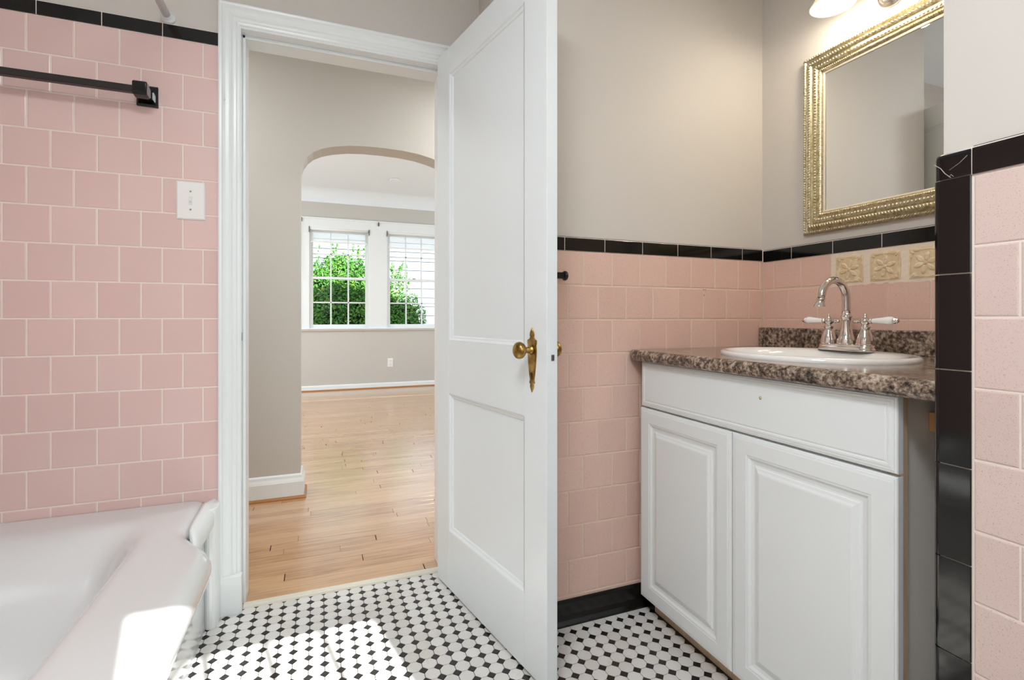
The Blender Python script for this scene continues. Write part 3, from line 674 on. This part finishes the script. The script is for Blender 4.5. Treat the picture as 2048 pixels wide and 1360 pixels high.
for (u0, u1, v0, v1) in PAN:
    q = MB(); q.ring(u0, u1, v0, v1, mp_, dmap); q.ring(u0, u1, v0, v1, mp_, lambda u, v_, h: dmap(u, v_, -DT-h)); q.build('panel_moulding', M['door'], dr)
    q = MB(); q.box(u0+.001, u1-.001, -DT+.011, -.011, v0+.001, v1-.001, lambda u, h, v_: dmap(u, v_, h)); q.build('panel', M['door'], dr)
# hardware
KU, KZ = .624, .902
EZ0, EZ1 = .778, .954
def escut(side):
    s = 1 if side else -1
    mpf = (lambda u, v_, h: dmap(u, v_, h)) if side else (lambda u, v_, h: dmap(u, v_, -DT-h))
    H_ = EZ1-EZ0; out = []
    half_ = [(0, 0), (.004, .010), (.0055, .016), (.0045, .022), (.0075, .026), (.006, .034), (.008, .05), (.0105, .075), (.012, .10), (.0125, .118), (.0115, .128), (.013, .136), (.0125, .143), (.0075, .146), (.005, .151), (.0065, .157), (.005, .165), (.0025, .170), (0, .176)]
    b = MB(); n = len(half_); vs = []
    for sgn in (-1, 1):
        for hh, sc in ((0, 1), (.0018, 1), (.0030, .72)):
            for w_, z in half_: vs.append(mpf(KU+sgn*w_*1.7*sc, EZ0+z-.0, hh))
    for sgn in (0, 1):
        k0 = sgn*3*n
        b_f = [(k0+j*n+i, k0+j*n+i+1, k0+(j+1)*n+i+1, k0+(j+1)*n+i) for j in range(2) for i in range(n-1)]
        b.add(vs[k0:k0+3*n], [tuple(x-k0 for x in f) for f in b_f], False)
    b.add(vs[2*n:3*n]+vs[5*n:6*n], [(i, i+1, n+i+1, n+i) for i in range(n-1)])
    return b, mpf
for side in (True, False):
    b, mpf = escut(side); e = b.build('escutcheon', M['brass'], dr, label='slender aged brass escutcheon')
    kh = MB(); kh.lathe([(.0022, 0), (.0022, .0006)], mpf(KU, .838-.008, .0031), (-DN if side else DN), 12)
    p0 = mpf(KU-.0011, .820-.008, .0031); kh.add([mpf(KU-.001, .820-.008, .0036), mpf(KU+.001, .820-.008, .0036), mpf(KU+.001, .836-.008, .0036), mpf(KU-.001, .836-.008, .0036)], [(0, 1, 2, 3)])
    kh.build('keyhole', M['dark'], e)
    kb = MB(); kb.lathe([(0, .002), (.0125, .003), (.013, .007), (.0095, .009), (.0085, .013), (.008, .022), (.0075, .026), (.010, .029), (.018, .032), (.0225, .038), (.0235, .044), (.0215, .050), (.015, .0555), (.006, .058), (0, .0585)],
                        mpf(KU, KZ-.008, 0), (-DN if side else DN), 28, capends=False)
    kb.build('knob', M['brass'], dr, label='round aged brass door knob')
def edge_plate(u, v0, v1, h0, h1, t): return MB().box(DW-.001, DW+t, h0, h1, v0, v1, lambda a, h, v_: dmap(a, v_, h))
edge_plate(0, .80, .93, -.028, -.008, .0006).build('latch_plate', M['door'], dr)
edge_plate(0, .868, .884, -.023, -.014, .003).build('latch', M['steel'], dr, bevel=.001)
for z in (.25, 1.70):
    hb = MB().tube([DH+DD*(-.004)+DN*(DT+.004)+Vector((0, 0, z)), DH+DD*(-.004)+DN*(DT+.004)+Vector((0, 0, z+.085))], .005, 10); hb.build('hinge', M['trim'], dr)

# ================================================================== BATHTUB
TX0, TX1, TY0, TY1, TZ = -1.088, -.262, .385, 1.893, .388
def xo(y):   # outer edge of the rim in plan
    t = max(0, min(1, (y-1.44)/.22)); t = t*t*(3-2*t)
    return -.256*(1-t)+(-.349)*t
NX, NY = 60, 96
def tubz(x, y):
    def S(t): t = max(0, min(1, t)); return t*t*t*(t*(6*t-15)+10)
    g = S((x+1.045)/.17)*S((-.437-x)/.15)*S((y-.46)/.16)*S((1.80-y)/.42)
    return TZ-.31*g
b = MB(); vs = []
lip = [(0.0, 0.0), (.014, -.0015), (.026, -.006), (.036, -.014), (.042, -.026), (.043, -.040), (.040, -.056), (.032, -.070), (.014, -.080), (-.010, -.084)]
for j in range(NY+1):
    y = TY0+(TY1-TY0)*j/NY; xe = xo(y)-.043; rowv = []
    for i in range(NX+1):
        x = TX0+(xe-TX0)*i/NX; vs.append((x, y, tubz(x, y)))
    nar = max(0, min(1, (y-1.44)/.22))
    for a, dz in lip[1:]: vs.append((xe+(a if dz > -.06 else a+(.043-a)*nar), y, TZ+dz))
    xa = -.341
    vs.append((xa, y, TZ-.115)); vs.append((xa, y, .03)); vs.append((xa-.004+.006, y, .0))
K = NX+1+len(lip)-1+3
KS = K-3
b.add(vs, [(j*K+i, j*K+i+1, (j+1)*K+i+1, (j+1)*K+i) for j in range(NY) for i in range(KS)], True)
b.add(vs, [(j*K+i, j*K+i+1, (j+1)*K+i+1, (j+1)*K+i) for j in range(NY) for i in range(KS, K-1)], False)
tub = thing(b, 'bathtub', M['enamel'], 'white enamel bathtub built in under the pink tiled wall', 'bathtub', (-.7, 1.1, 0))
MB().lathe([(.0, .004), (.022, .004), (.026, .001), (.028, 0)], (-.74, .75, TZ-.31), n=20, capends=False).build('drain', M['chrome'], tub)
# wooden filler between tub and casing
b = MB(); pl_ = []
for k in range(9):
    a = k/8*PI; pl_.append((-.326-.020*math.cos(a), 1.835-.028*math.sin(a)))
pl_ += [(-.306, 1.90), (-.346, 1.90)]
b.prism(pl_, 0, .383, lambda x_, y_, z_: (x_, y_, z_), smooth=False)
fp = thing(b, 'trim_filler', M['trim'], 'white half-round filler post between bathtub end and door casing', 'trim post', (-.325, 1.85, 0), kind='structure', bevel=.003)
b = MB(); n = 12; vs = []
sc_pts = [(1.900, -.330, -.3145), (1.86, -.354, -.3145), (1.80, -.352, -.3145), (1.74, -.352, -.315), (1.68, -.350, -.317), (1.64, -.345, -.320), (1.60, -.330, -.316), (1.585, -.322, -.318)]
for y, xl, xr in sc_pts:
    for k in range(5):
        x = xl+(xr-xl)*k/4; vs.append((x, y, .388-.012*(k/4)**2-.008*(k == 4)-.012*(y < 1.61)-.03*(y < 1.59)))
    vs.append((xr, y, .33)); vs.append((xl, y, .33))
K = 7; b.add(vs, [(j*K+i, j*K+(i+1) % K, (j+1)*K+(i+1) % K, (j+1)*K+i) for j in range(len(sc_pts)-1) for i in range(K)], True)
b.build('caulked_cap', M['trim'], fp, label='painted cap scribed around the tub rim')

# ================================================================== VANITY
FX = 1.0
VY0, VY1 = .600, 1.392
van = empty('vanity_cabinet', (1.3, 1.0, 0), 'white two-door vanity cabinet with raised panels under the granite-look worktop', 'cabinet')
b = MB(); b.box(FX+.020, 1.585, VY0+.008, VY0+.026, .09, .845).box(FX+.020, 1.585, VY1-.026, VY1-.006, .09, .845).box(FX+.020, 1.585, VY0+.026, VY1-.026, .09, .108).box(FX+.020, FX+.036, VY0+.026, VY1-.026, .67, .845).box(1.575, 1.585, VY0+.026, VY1-.026, .09, .845)
b.build('carcass', M['cabside'], van)
MB().box(FX+.019, FX+.0205, VY0+.006, VY0+.028, .07, .845).box(FX+.0195, FX+.034, VY0+.001, VY0+.0082, .07, .845).box(FX+.019, FX+.0205, VY1-.028, VY1-.006, .07, .845).box(FX+.019, FX+.021, 0.985, 1.01, .07, .69).build('edge_strip', M['tan'], van, label='raw tan edge strip')
MB().box(1.053, 1.068, VY0+.03, VY1-.01, 0, .090).box(FX+.022, 1.068, VY0+.03, VY1-.01, .078, .090).build('toe_board', M['tan'], van)
fmap = lambda u, v_, h: (FX-h, u, v_)
ED = [(0, -.019), (0, -.005), (.0015, -.0028), (.005, -.0024), (.0055, -.0012), (.010, -.0008), (.012, 0)]
GR = [(.046, 0), (.047, -.0012), (.052, -.0018), (.058, -.0060), (.066, -.0074), (.070, -.0070)]
RP = [(.070, -.0070), (.072, -.0052), (.078, -.0036), (.083, -.0010), (.086, -.0004)]
for y0, y1, nm in ((1.000, 1.392, 'a'), (.600, .9965, 'b')):
    d = MB().ring(y0, y1, .063, .6915, ED+GR, fmap).box(FX+.012, FX+.019, y0+.0005, y1-.0005, .0635, .691).build('door', M['cab'], van)
    MB().ring(y0, y1, .063, .6915, RP, fmap, cap=True).build('raised_panel', M['cab'], d)
MB().ring(.600, 1.386, .6975, .8425, ED+[(.016, 0), (.0175, -.0015), (.020, -.0015), (.022, 0)], fmap, cap=True).box(FX+.012, FX+.019, .6005, 1.3855, .698, .842).build('false_drawer_front', M['cab'], van)
MB().lathe([(.0, .0), (.004, .0005), (0, .001)], (FX-.0006, .905, .795), (-1, 0, 0), 8).build('paint_fleck', mat('yellowed_fleck', (214, 204, 160), .5), van)
MB().box(FX+.024, FX+.028, VY1-.004, VY1+.002, .70, .765).build('hinge_clip', M['steel'], van)
# wood block on the cabinet side
wbk = MB().box(1.108, 1.15, .560, VY0+.008, .768, .806)
thing(wbk, 'wood_block', mat('raw_pine_block', (222, 170, 112), .6), 'small raw pine block screwed to the vanity side near the partition', 'wood block', (1.09, .58, .79), bevel=.002)
# countertop with sink hole
SKX, SKY, SKA, SKB = 1.275, .985, .215, .250
CT0, CT1 = .845, .882
b = MB(); n = 72
y0c, y1c, x0c, x1c = YR+.008, YB-.003, .975, 1.588
def rectpt(a):
    c_, s_ = math.cos(a), math.sin(a)
    tx = ((x1c-SKX)/c_ if c_ > 1e-9 else (x0c+.018-SKX)/c_ if c_ < -1e-9 else 1e9); ty = ((y1c-SKY)/s_ if s_ > 1e-9 else (y0c-SKY)/s_ if s_ < -1e-9 else 1e9)
    t_ = min(tx, ty); return SKX+c_*t_, SKY+s_*t_
angs = [2*PI*k/n for k in range(n)]
for (xx, yy) in ((x1c, y1c), (x1c, y0c), (x0c+.018, y1c), (x0c+.018, y0c)): angs.append(math.atan2(yy-SKY, xx-SKX) % (2*PI))
angs = sorted(set(angs)); n = len(angs)
for z in (CT1, CT0):
    vs = [(SKX+(SKA-.02)*math.cos(a), SKY+(SKB-.02)*math.sin(a), z) for a in angs]+[rectpt(a)+(z,) for a in angs]
    b.add(vs, [(i, (i+1) % n, n+(i+1) % n, n+i) for i in range(n)])
vs = [(SKX+(SKA-.02)*math.cos(a), SKY+(SKB-.02)*math.sin(a), z) for z in (CT1, CT0) for a in angs]; b.add(vs, [(i, (i+1) % n, n+(i+1) % n, n+i) for i in range(n)])
ep = [(x0c+.018, CT1)]+[(x0c+.016-.016*math.sin(a), CT1-.016+.016*math.cos(a)) for a in [k/6*PI/2 for k in range(1, 7)]]+[(x0c+.014-.014*math.cos(a), CT0+.014-.014*math.sin(a)) for a in [k/5*PI/2 for k in range(0, 6)]]+[(x0c+.018, CT0)]
# rounded left-front corner
m_ = len(ep); vs = []
st_ = [(y0c, 0)]+[(y1c-.02, 0), (y1c-.012, .0015), (y1c-.006, .005), (y1c-.002, .011), (y1c, .018)]
for yy, off in st_:
    for x_, z_ in ep: vs.append((min(x_+off, x0c+.018), yy, z_))
b.add(vs, [(j*m_+i, j*m_+i+1, (j+1)*m_+i+1, (j+1)*m_+i) for j in range(len(st_)-1) for i in range(m_-1)], True)
b.box(x0c+.018, x1c, y0c, y0c+.0005, CT0, CT1).box(x0c+.018, x1c, y1c-.0005, y1c, CT0, CT1)
ct = thing(b, 'countertop', M['granite'], 'brown granite-look laminate worktop with rounded front edge on the vanity', 'countertop', (1.3, 1.0, .845))
MB().box(1.566, 1.589, y0c, y1c, CT1-.0005, .953).build('backsplash', M['granite'], ct, bevel=.004)
# sink
b = MB(); n = 64; vs = []
sp_ = [(1.0, 0, 0), (1.004, 0, .004), (.996, 0, .009), (.975, 0, .0125), (.945, 0, .0125), (.915, -.3, .010), (.885, -.6, .004), (.86, -.8, -.010), (.80, -1, -.045), (.70, -1, -.090), (.52, -1, -.125), (.30, -1, -.142), (.10, -1, -.147), (.0, -1, -.147)]
for k_, off, z in sp_:
    o_x = .030*off; ka = k_ if k_ > .93 else k_*(1-.07*(-off if off < 0 else 0))
    for i in range(n):
        a = 2*PI*i/n; vs.append((SKX+o_x+SKA*ka*math.cos(a), SKY+SKB*k_*math.sin(a), CT1+z))
b.add(vs, [(j*n+i, j*n+(i+1) % n, (j+1)*n+(i+1) % n, (j+1)*n+i) for j in range(len(sp_)-1) for i in range(n)], True)
sk = thing(b, 'washbasin', M['sink'], 'white oval drop-in washbasin set into the granite-look worktop', 'sink', (SKX, SKY, CT1))
MB().lathe([(0, .003), (.016, .003), (.021, .001), (.022, -.002)], (SKX-.03, SKY, CT1-.146), n=20, capends=False).build('drain', M['chrome'], sk)
# faucet
FXX, FYY, FZ = 1.455, 1.0105, CT1+.0115
fa = empty('faucet', (FXX, FYY, FZ), 'chrome gooseneck faucet with two white porcelain lever handles', 'faucet')
b = MB(); vs = []; n = 48
def stadium(r, L, a):
    c_, s_ = math.cos(a), math.sin(a); return (r*c_, r*s_+(L if s_ > 0 else -L if s_ < 0 else 0))
for r_, z in ((.030, 0), (.031, .003), (.029, .006), (.0275, .007), (.027, .013), (.025, .017), (.020, .019), (.0, .0195)):
    for i in range(n): x_, y_ = stadium(r_, .053, 2*PI*(i+.5)/n); vs.append((FXX+x_, FYY+y_, FZ+z))
b.add(vs, [(j*n+i, j*n+(i+1) % n, (j+1)*n+(i+1) % n, (j+1)*n+i) for j in range(7) for i in range(n)], True); b.build('base_plate', M['chrome'], fa)
Z0 = FZ+.018
MB().lathe([(.0245, 0), (.0255, .004), (.0235, .009), (.024, .012), (.0215, .017), (.0175, .030), (.014, .048), (.0125, .066), (.0125, .078), (.0155, .080), (.0155, .084), (.0125, .086), (.0115, .092)], (FXX, FYY, Z0), n=28).build('spout_base', M['chrome'], fa)
pts = []; RZ = .052; zc_ = 1.045
for k in range(4): pts.append((FXX, FYY, Z0+.088+(zc_-Z0-.088)*k/3))
for k in range(1, 15):
    a = k/14*math.radians(168); pts.append((FXX-RZ+RZ*math.cos(a)*1.0, FYY+.000, zc_+RZ*math.sin(a)*1.05))
ex = Vector(pts[-1]); dv = (ex-Vector(pts[-2])).normalized(); pts.append(tuple(ex+dv*.012))
MB().tube(pts, [.0115]*3+[.0115]+[.0115-.0018*k/14 for k in range(14)]+[.0095], 18).build('spout', M['chrome'], fa)
e0 = ex+dv*.010
MB().lathe([(.0095, 0), (.0125, .001), (.0125, .004), (.0105, .0055), (.0115, .014), (.0135, .020), (.0155, .024), (.0155, .026), (.010, .026)], e0, dv, 22).build('aerator', M['chrome'], fa)
for s in (1, -1):
    cy = FYY+s*.0545; hd = MB()
    hd.lathe([(.0225, 0), (.0235, .003), (.0215, .008), (.022, .011), (.0205, .016), (.0175, .028), (.0125, .040), (.0105, .048), (.0130, .050), (.0130, .053), (.0090, .055), (.0085, .060), (.012, .063), (.0135, .069), (.012, .075), (.006, .079), (.004, .083), (.0045, .086), (.0025, .090), (0, .091)], (FXX, cy, Z0), n=24)
    h = hd.build('handle', M['chrome'], fa)
    a0 = Vector((FXX, cy, Z0+.069)); dy = Vector((-.10*s if 0 else 0, s, .02))
    MB().lathe([(.0, -.034), (.004, -.033), (.0052, -.029), (.004, -.025), (.0058, -.022), (.004, -.018), (.004, .012), (.0075, .014), (.0075, .018), (.005, .019)], a0, dy, 16).build('cross_bar', M['chrome'], h)
    MB().lathe([(.0055, .019), (.0068, .022), (.0085, .040), (.0108, .058), (.0118, .066), (.0105, .072), (.006, .075)], a0, dy, 20).build('lever', M['porc'], h, label='white porcelain lever')
    MB().lathe([(.006, .074), (.0085, .076), (.0085, .079), (.006, .081), (.0065, .085), (.004, .089), (0, .090)], a0, dy, 16).build('lever_tip', M['chrome'], h)

# ================================================================== MIRROR
MY0, MY1, MZ0, MZ1 = .735, 1.250, 1.278, 1.888
mmap = lambda u, v_, h: (XC+.006-h, u, v_)
mi = empty('framed_mirror', (XC, 1.0, MZ0), 'wall mirror in an ornate gilt beaded frame above the basin', 'mirror')
fpz = [(0, 0), (0, .014), (.003, .018), (.009, .019), (.012, .015), (.014, .014), (.020, .021), (.026, .024), (.031, .022), (.034, .017), (.037, .019), (.044, .020), (.050, .019), (.053, .014), (.056, .015), (.061, .017), (.065, .014), (.067, .010), (.069, .010), (.070, .006), (.074, .005)]
fr_ = MB().ring(MY0, MY1, MZ0, MZ1, fpz, mmap).build('frame', M['gilt'], mi)
MB().ring(MY0, MY1, MZ0, MZ1, [(.068, .010), (.0735, .0085), (.0745, .0055)], mmap).build('inner_lip', mat('cream_inner_lip', (226, 216, 196), .35), mi)
MB().box(XC+.0015, XC+.0045, MY0+.07, MY1-.07, MZ0+.07, MZ1-.07).build('mirror_glass', M['mirror'], mi)
def beads(inset, h, step, ru, rv, rh, slant, nseg=(6, 3)):
    b = MB(); u0, u1, v0, v1 = MY0+inset, MY1-inset, MZ0+inset, MZ1-inset
    segs = [((u0, v0), (u1, v0)), ((u1, v0), (u1, v1)), ((u1, v1), (u0, v1)), ((u0, v1), (u0, v0))]
    for (a, c_) in segs:
        L_ = math.dist(a, c_); n_ = int(L_/step); t = Vector((c_[0]-a[0], c_[1]-a[1])).normalized(); p_ = Vector((-t.y, t.x))
        t2 = (t*math.cos(slant)+p_*math.sin(slant)); p2 = Vector((-t2.y, t2.x))
        for i in range(n_):
            ce = Vector(a)+t*(L_*(i+.5)/n_); vs = []
            for j in range(3):
                ph = j/2.0*PI/2*.95; cr_ = math.cos(ph)
                for k in range(6):
                    aa = 2*PI*k/6; q = ce+t2*(ru*cr_*math.cos(aa))+p2*(rv*cr_*math.sin(aa)); vs.append(mmap(q.x, q.y, h+rh*math.sin(ph)))
            b.add(vs, [(j*6+k, j*6+(k+1) % 6, (j+1)*6+(k+1) % 6, (j+1)*6+k) for j in range(2) for k in range(6)]+[tuple(12+k for k in range(6))], True)
    return b
beads(.006, .0175, .0085, .0032, .0062, .0035, .6).build('rope_beading', M['gilt'], mi, kind='stuff')
beads(.025, .0225, .0090, .0034, .0066, .0032, -.6).build('rope_beading', M['gilt'], mi, kind='stuff')
beads(.0445, .0190, .0100, .0040, .0050, .0030, 0).build('leaf_beading', M['gilt'], mi, kind='stuff')
beads(.0610, .0160, .0062, .0022, .0040, .0030, 0).build('pearl_beading', M['gilt'], mi, kind='stuff')

# ================================================================== VANITY LIGHT
vl = empty('vanity_light', (XC, .968, 2.0), 'chrome wall light with lit cream bell shades above the gilt mirror', 'wall lamp')
CYL, CZL = .966, 1.962
MB().lathe([(.041, 0), (.043, .004), (.040, .009), (.036, .010), (.034, .014), (.026, .022), (.014, .028), (0, .030)], (XC+.006, CYL, CZL), (-1, 0, 0), 36, capends=False).build('canopy', M['nickel'], vl)
def shade(tip, axis, lab):
    ax = Vector(axis).normalized(); tip = Vector(tip)
    arm = MB().tube([(XC-.02, CYL, CZL), (XC-.05, CYL+(tip.y-CYL)*.3, CZL+.03), (tip.x-ax.x*.05, tip.y-ax.y*.05, tip.z-ax.z*.05), tuple(tip)], .006, 10).build('arm', M['nickel'], vl)
    MB().lathe([(.018, -.02), (.020, -.005), (.022, .006), (.018, .010)], tip, ax, 20).build('socket', M['nickel'], arm)
    pr_ = [(.020, .004), (.027, .012), (.033, .028), (.038, .050), (.046, .072), (.057, .090), (.0625, .098), (.0605, .0985), (.055, .090), (.044, .072), (.036, .050), (.031, .028), (.024, .012)]
    sh = MB().lathe(pr_, tip, ax, 36, capends=False).build('shade', M['shade'], vl, label='lit cream glass bell shade')
    MB().lathe([(0, .020), (.012, .024), (.020, .040), (.022, .055), (.015, .070), (0, .076)], tip, ax, 16, capends=False).build('bulb', M['bulb'], sh)
    l = bpy.data.lights.new('bulb_light', 'POINT'); l.energy = 1.5; l.color = (1, .89, .74); l.shadow_soft_size = .03
    lo = bpy.data.objects.new('bulb_light', l); COL.objects.link(lo); lo.location = tip+ax*.125
shade((1.452, 1.046, 2.047), (.30, .26, -1), 1)
shade((1.452, .966, 2.042), (-.02, 0, -1), 2)
shade((1.452, .886, 2.047), (.10, -.24, -1), 3)

# ================================================================== TOWEL BARS, SWITCH, ROD
tb = empty('towel_bar', (-.52, YA, 1.68), 'black ceramic towel bar on the pink wall beside the doorway', 'towel bar')
def post(x0, x1, mir=1):
    xm = (x0+x1)/2
    b = MB(); b.ring(x0, x1, 1.662, 1.728, [(0, .000), (0, .006), (.003, .010), (.006, .011)], lambda u, v_, h: (u, YA-h, v_), cap=True); p = b.build('wall_plate', M['black'], tb, bevel=.002)
    b = MB()
    prf = [(YA-.008, 1.674, 1.712), (YA-.024, 1.676, 1.706), (YA-.040, 1.674, 1.704), (YA-.052, 1.668, 1.706), (YA-.062, 1.668, 1.712), (YA-.078, 1.670, 1.712), (YA-.084, 1.676, 1.708)]
    vs = []
    for y, z0, z1 in prf:
        for q in ((x0+.010, z0), (x1-.010, z0), (x1-.010, z1), (x0+.010, z1)): vs.append((q[0], y, q[1]))
    b.add(vs, [(j*4+i, j*4+(i+1) % 4, (j+1)*4+(i+1) % 4, (j+1)*4+i) for j in range(len(prf)-1) for i in range(4)]+[(0, 1, 2, 3), tuple(len(vs)-4+i for i in range(4))])
    b.build('post', M['black'], tb, bevel=.004, seg=3)
post(-.541, -.483); post(-1.08, -1.022)
MB().box(-1.055, -.508, YA-.078, YA-.058, 1.676, 1.697).build('bar', mat('worn_black_bar', (26, 22, 20), .3), tb, bevel=.002)
# hook behind the door on the towel wall
hk = empty('robe_hook', (.70, YB, 1.12), 'black ceramic bar end peeking out behind the open door on the towel wall', 'towel bar')
MB().box(.640, .716, YB-.046, YB-.028, 1.112, 1.132).build('bar', M['black'], hk, bevel=.002)
b = MB().lathe([(.0, 0), (.013, .001), (.0155, .004), (.0155, .009), (.013, .013), (.006, .015), (0, .0155)], (.712, YB-.037, 1.122), (1, 0, 0), 20); b.build('bar_cap', M['black'], hk)
MB().box(.648, .690, YB-.040, YB+.001, 1.100, 1.134).build('post', M['black'], hk, bevel=.004)
# switch
b = MB(); plate_box(b, -.4345, -.353, 1.311, 1.435, YA+.0005, .007)
sw = thing(b, 'light_switch', M['white'], 'white toggle light switch plate on the pink tiles beside the door casing', 'switch', (-.394, YA, 1.37))
MB().box(-.399, -.389, YA-.0075, YA-.006, 1.358, 1.386).build('toggle_slot', M['dark'] if 0 else mat('switch_slot', (226, 224, 220), .5), sw)
MB().prism([(0, 0), (.010, .004), (.012, .010), (.009, .013), (0, .010)], -.3975, -.3905, lambda h, z, e_: (e_, YA-.007-h, 1.366+z)).build('toggle', M['white'], sw, bevel=.001)
for z in (1.343, 1.402): MB().lathe([(.003, 0), (.003, .001), (0, .0013)], (-.394, YA-.0065, z), (0, -1, 0), 10).build('screw', M['nickel'], sw)
# shower rod
rod = empty('shower_rod', (-.459, YA, 1.955), 'white shower curtain rod meeting the wall above the black border', 'shower rod')
MB().tube([(-.459, YA+.002, 1.962), (-.459, .39, 1.962)], .0115, 18).build('tube', M['white'], rod)
MB().lathe([(.021, 0), (.021, .004), (.016, .008), (.013, .016), (.0125, .022), (.0115, .022)], (-.459, YA+.006, 1.962), (0, -1, 0), 24).build('flange', M['trim'], rod)
# unseen ceiling fixtures, added to go with the fill lights
cl = empty('added_ceiling_light', (-.22, .12, CE), 'unseen round flush ceiling light added to brighten the bathroom', 'ceiling lamp')
MB().lathe([(.0, 0), (.27, 0), (.27, -.03), (.26, -.034), (0, -.034)], (-.22, .12, CE), n=36, capends=False).build('base', M['nickel'], cl)
MB().lathe([(.25, -.034), (.24, -.055), (.16, -.072), (0, -.078)], (-.22, .12, CE), n=36, capends=False).build('diffuser', M['lampglass'], cl)
cl2 = empty('added_ceiling_light', (1.15, 2.5, 2.5), 'unseen round flush ceiling light added to brighten the hall', 'ceiling lamp')
MB().lathe([(.0, 0), (.16, 0), (.16, -.03), (.15, -.06), (0, -.065)], (1.15, 2.5, 2.5), n=32, capends=False).build('diffuser', M['lampglass'], cl2)
cl4 = empty('added_ceiling_light', (-1.0, 2.5, 2.5), 'unseen round flush ceiling light added at the left end of the hall', 'ceiling lamp')
MB().lathe([(.0, 0), (.16, 0), (.16, -.03), (.15, -.06), (0, -.065)], (-1.0, 2.5, 2.5), n=32, capends=False).build('diffuser', M['lampglass'], cl4)
cl3 = empty('added_ceiling_light', (-.9, 5.0, CZ), 'unseen round flush ceiling light added to brighten the living room', 'ceiling lamp')
MB().lathe([(.0, 0), (.27, 0), (.27, -.03), (.25, -.08), (0, -.09)], (-.9, 5.0, CZ), n=32, capends=False).build('diffuser', M['lampglass'], cl3)

# ================================================================== OUTSIDE
GZ = -.7
thing(MB().box(-12, 16, 7.3, 30, GZ-.1, GZ), 'ground_outside', M['ground'], 'strip of lawn outside the living room windows', 'ground', (0, 9, GZ), kind='structure')
ho = empty('neighbour_house', (2.5, 11.3, GZ), 'white clapboard house beyond the shrub', 'house')
MB().box(-5, 10, 11.32, 16, GZ, 5.0).build('wall', M['siding'], ho)
z = GZ+.1; 
while z < 5.0:
    b = MB(); b.prism([(0, z), (.022, z), (.021, z+.004), (.006, z+.208), (0, z+.208)], -5, 10, lambda h, zz, e_: (e_, 11.32-h, zz)); b.build('siding_board', M['siding'], ho); z += .205
MB().box(-5.3, 10.3, 11.0, 16.2, 5.0, 5.25).build('eave', M['siding'], ho)
# shrub
sh = empty('evergreen_shrub', (.6, 9.1, GZ), 'tall bushy evergreen shrub outside the living room windows', 'shrub')
lv = MB(); lobes = []
rs = random.Random(5)
CR = [(.35, 9.2, .55, 1.05, .75, 1.25), (-.35, 9.3, .35, .8, .7, 1.30), (1.05, 9.15, .25, .68, .65, 1.10), (.15, 9.25, 1.30, .64, .55, .74), (.68, 9.2, 1.25, .48, .5, .62), (-.55, 9.3, 1.1, .45, .5, .62), (.40, 9.1, 1.6, .42, .4, .48), (1.40, 9.1, .78, .42, .45, .65), (.98, 9.1, 1.35, .26, .3, .40)]
core = MB()
def leafpt(p, d, s):
    d = d.normalized(); a = d.orthogonal().normalized(); a.rotate(Matrix.Rotation(rs.uniform(0, 6.28), 3, d)); nrm = d.cross(a)
    q = a*s; w_ = d.cross(q).normalized()*s*.42
    up = d*s*.12
    lv.add([p-q*.5, p+w_*.5+up, p+q*.55, p-w_*.5+up], [(0, 1, 2, 3)])
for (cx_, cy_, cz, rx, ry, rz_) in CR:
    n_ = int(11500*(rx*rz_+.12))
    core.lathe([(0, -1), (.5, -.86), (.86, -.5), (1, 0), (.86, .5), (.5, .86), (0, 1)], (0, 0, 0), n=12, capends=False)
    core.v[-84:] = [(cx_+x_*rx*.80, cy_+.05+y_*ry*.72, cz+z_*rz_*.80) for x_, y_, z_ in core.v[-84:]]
    for i in range(n_):
        u = Vector((rs.gauss(0, 1), rs.gauss(0, 1), rs.gauss(0, 1))).normalized()
        if u.y > .45: continue
        bump_ = 1+.10*math.sin(u.x*9+cx_*5)*math.sin(u.z*8+cx_*3)
        r_ = rs.uniform(.80, 1.04)*bump_
        p = Vector((cx_+u.x*rx*r_, cy_+u.y*ry*r_, cz+u.z*rz_*r_))
        leafpt(p, (u+Vector((rs.uniform(-.8, .8), rs.uniform(-.8, .8), rs.uniform(-.6, .9)))), rs.uniform(.038, .070))
for i in range(46):   # upright shoots
    bx_ = rs.choice((rs.uniform(-.75, 1.15), rs.uniform(.9, 1.45))); top = (2.22 if bx_ < .8 else 1.95)+rs.uniform(-.22, .10); lo_ = top-rs.uniform(.4, .8)
    dx = rs.uniform(-.06, .1)
    for k in range(34):
        t = rs.random(); p = Vector((bx_+dx*t+rs.uniform(-.05, .05)*(1.1-t), 9.05+rs.uniform(-.05, .1), lo_+(top-lo_)*t))
        leafpt(p, Vector((rs.uniform(-1, 1), -1, rs.uniform(-.5, 1))), rs.uniform(.04, .07))
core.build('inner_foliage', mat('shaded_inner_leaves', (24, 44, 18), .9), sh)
lv.build('foliage', M['leaf'], sh, kind='stuff')
st = MB()
for i in range(9):
    a = rs.uniform(-.6, .9); st.tube([(.3+a*.2, 9.3, GZ), (.3+a*.6, 9.25, .2), (.3+a, 9.25, 1.0), (.3+a*1.15, 9.25, 1.6)], [.035, .028, .018, .008], 7)
st.build('stem', M['bark'], sh)
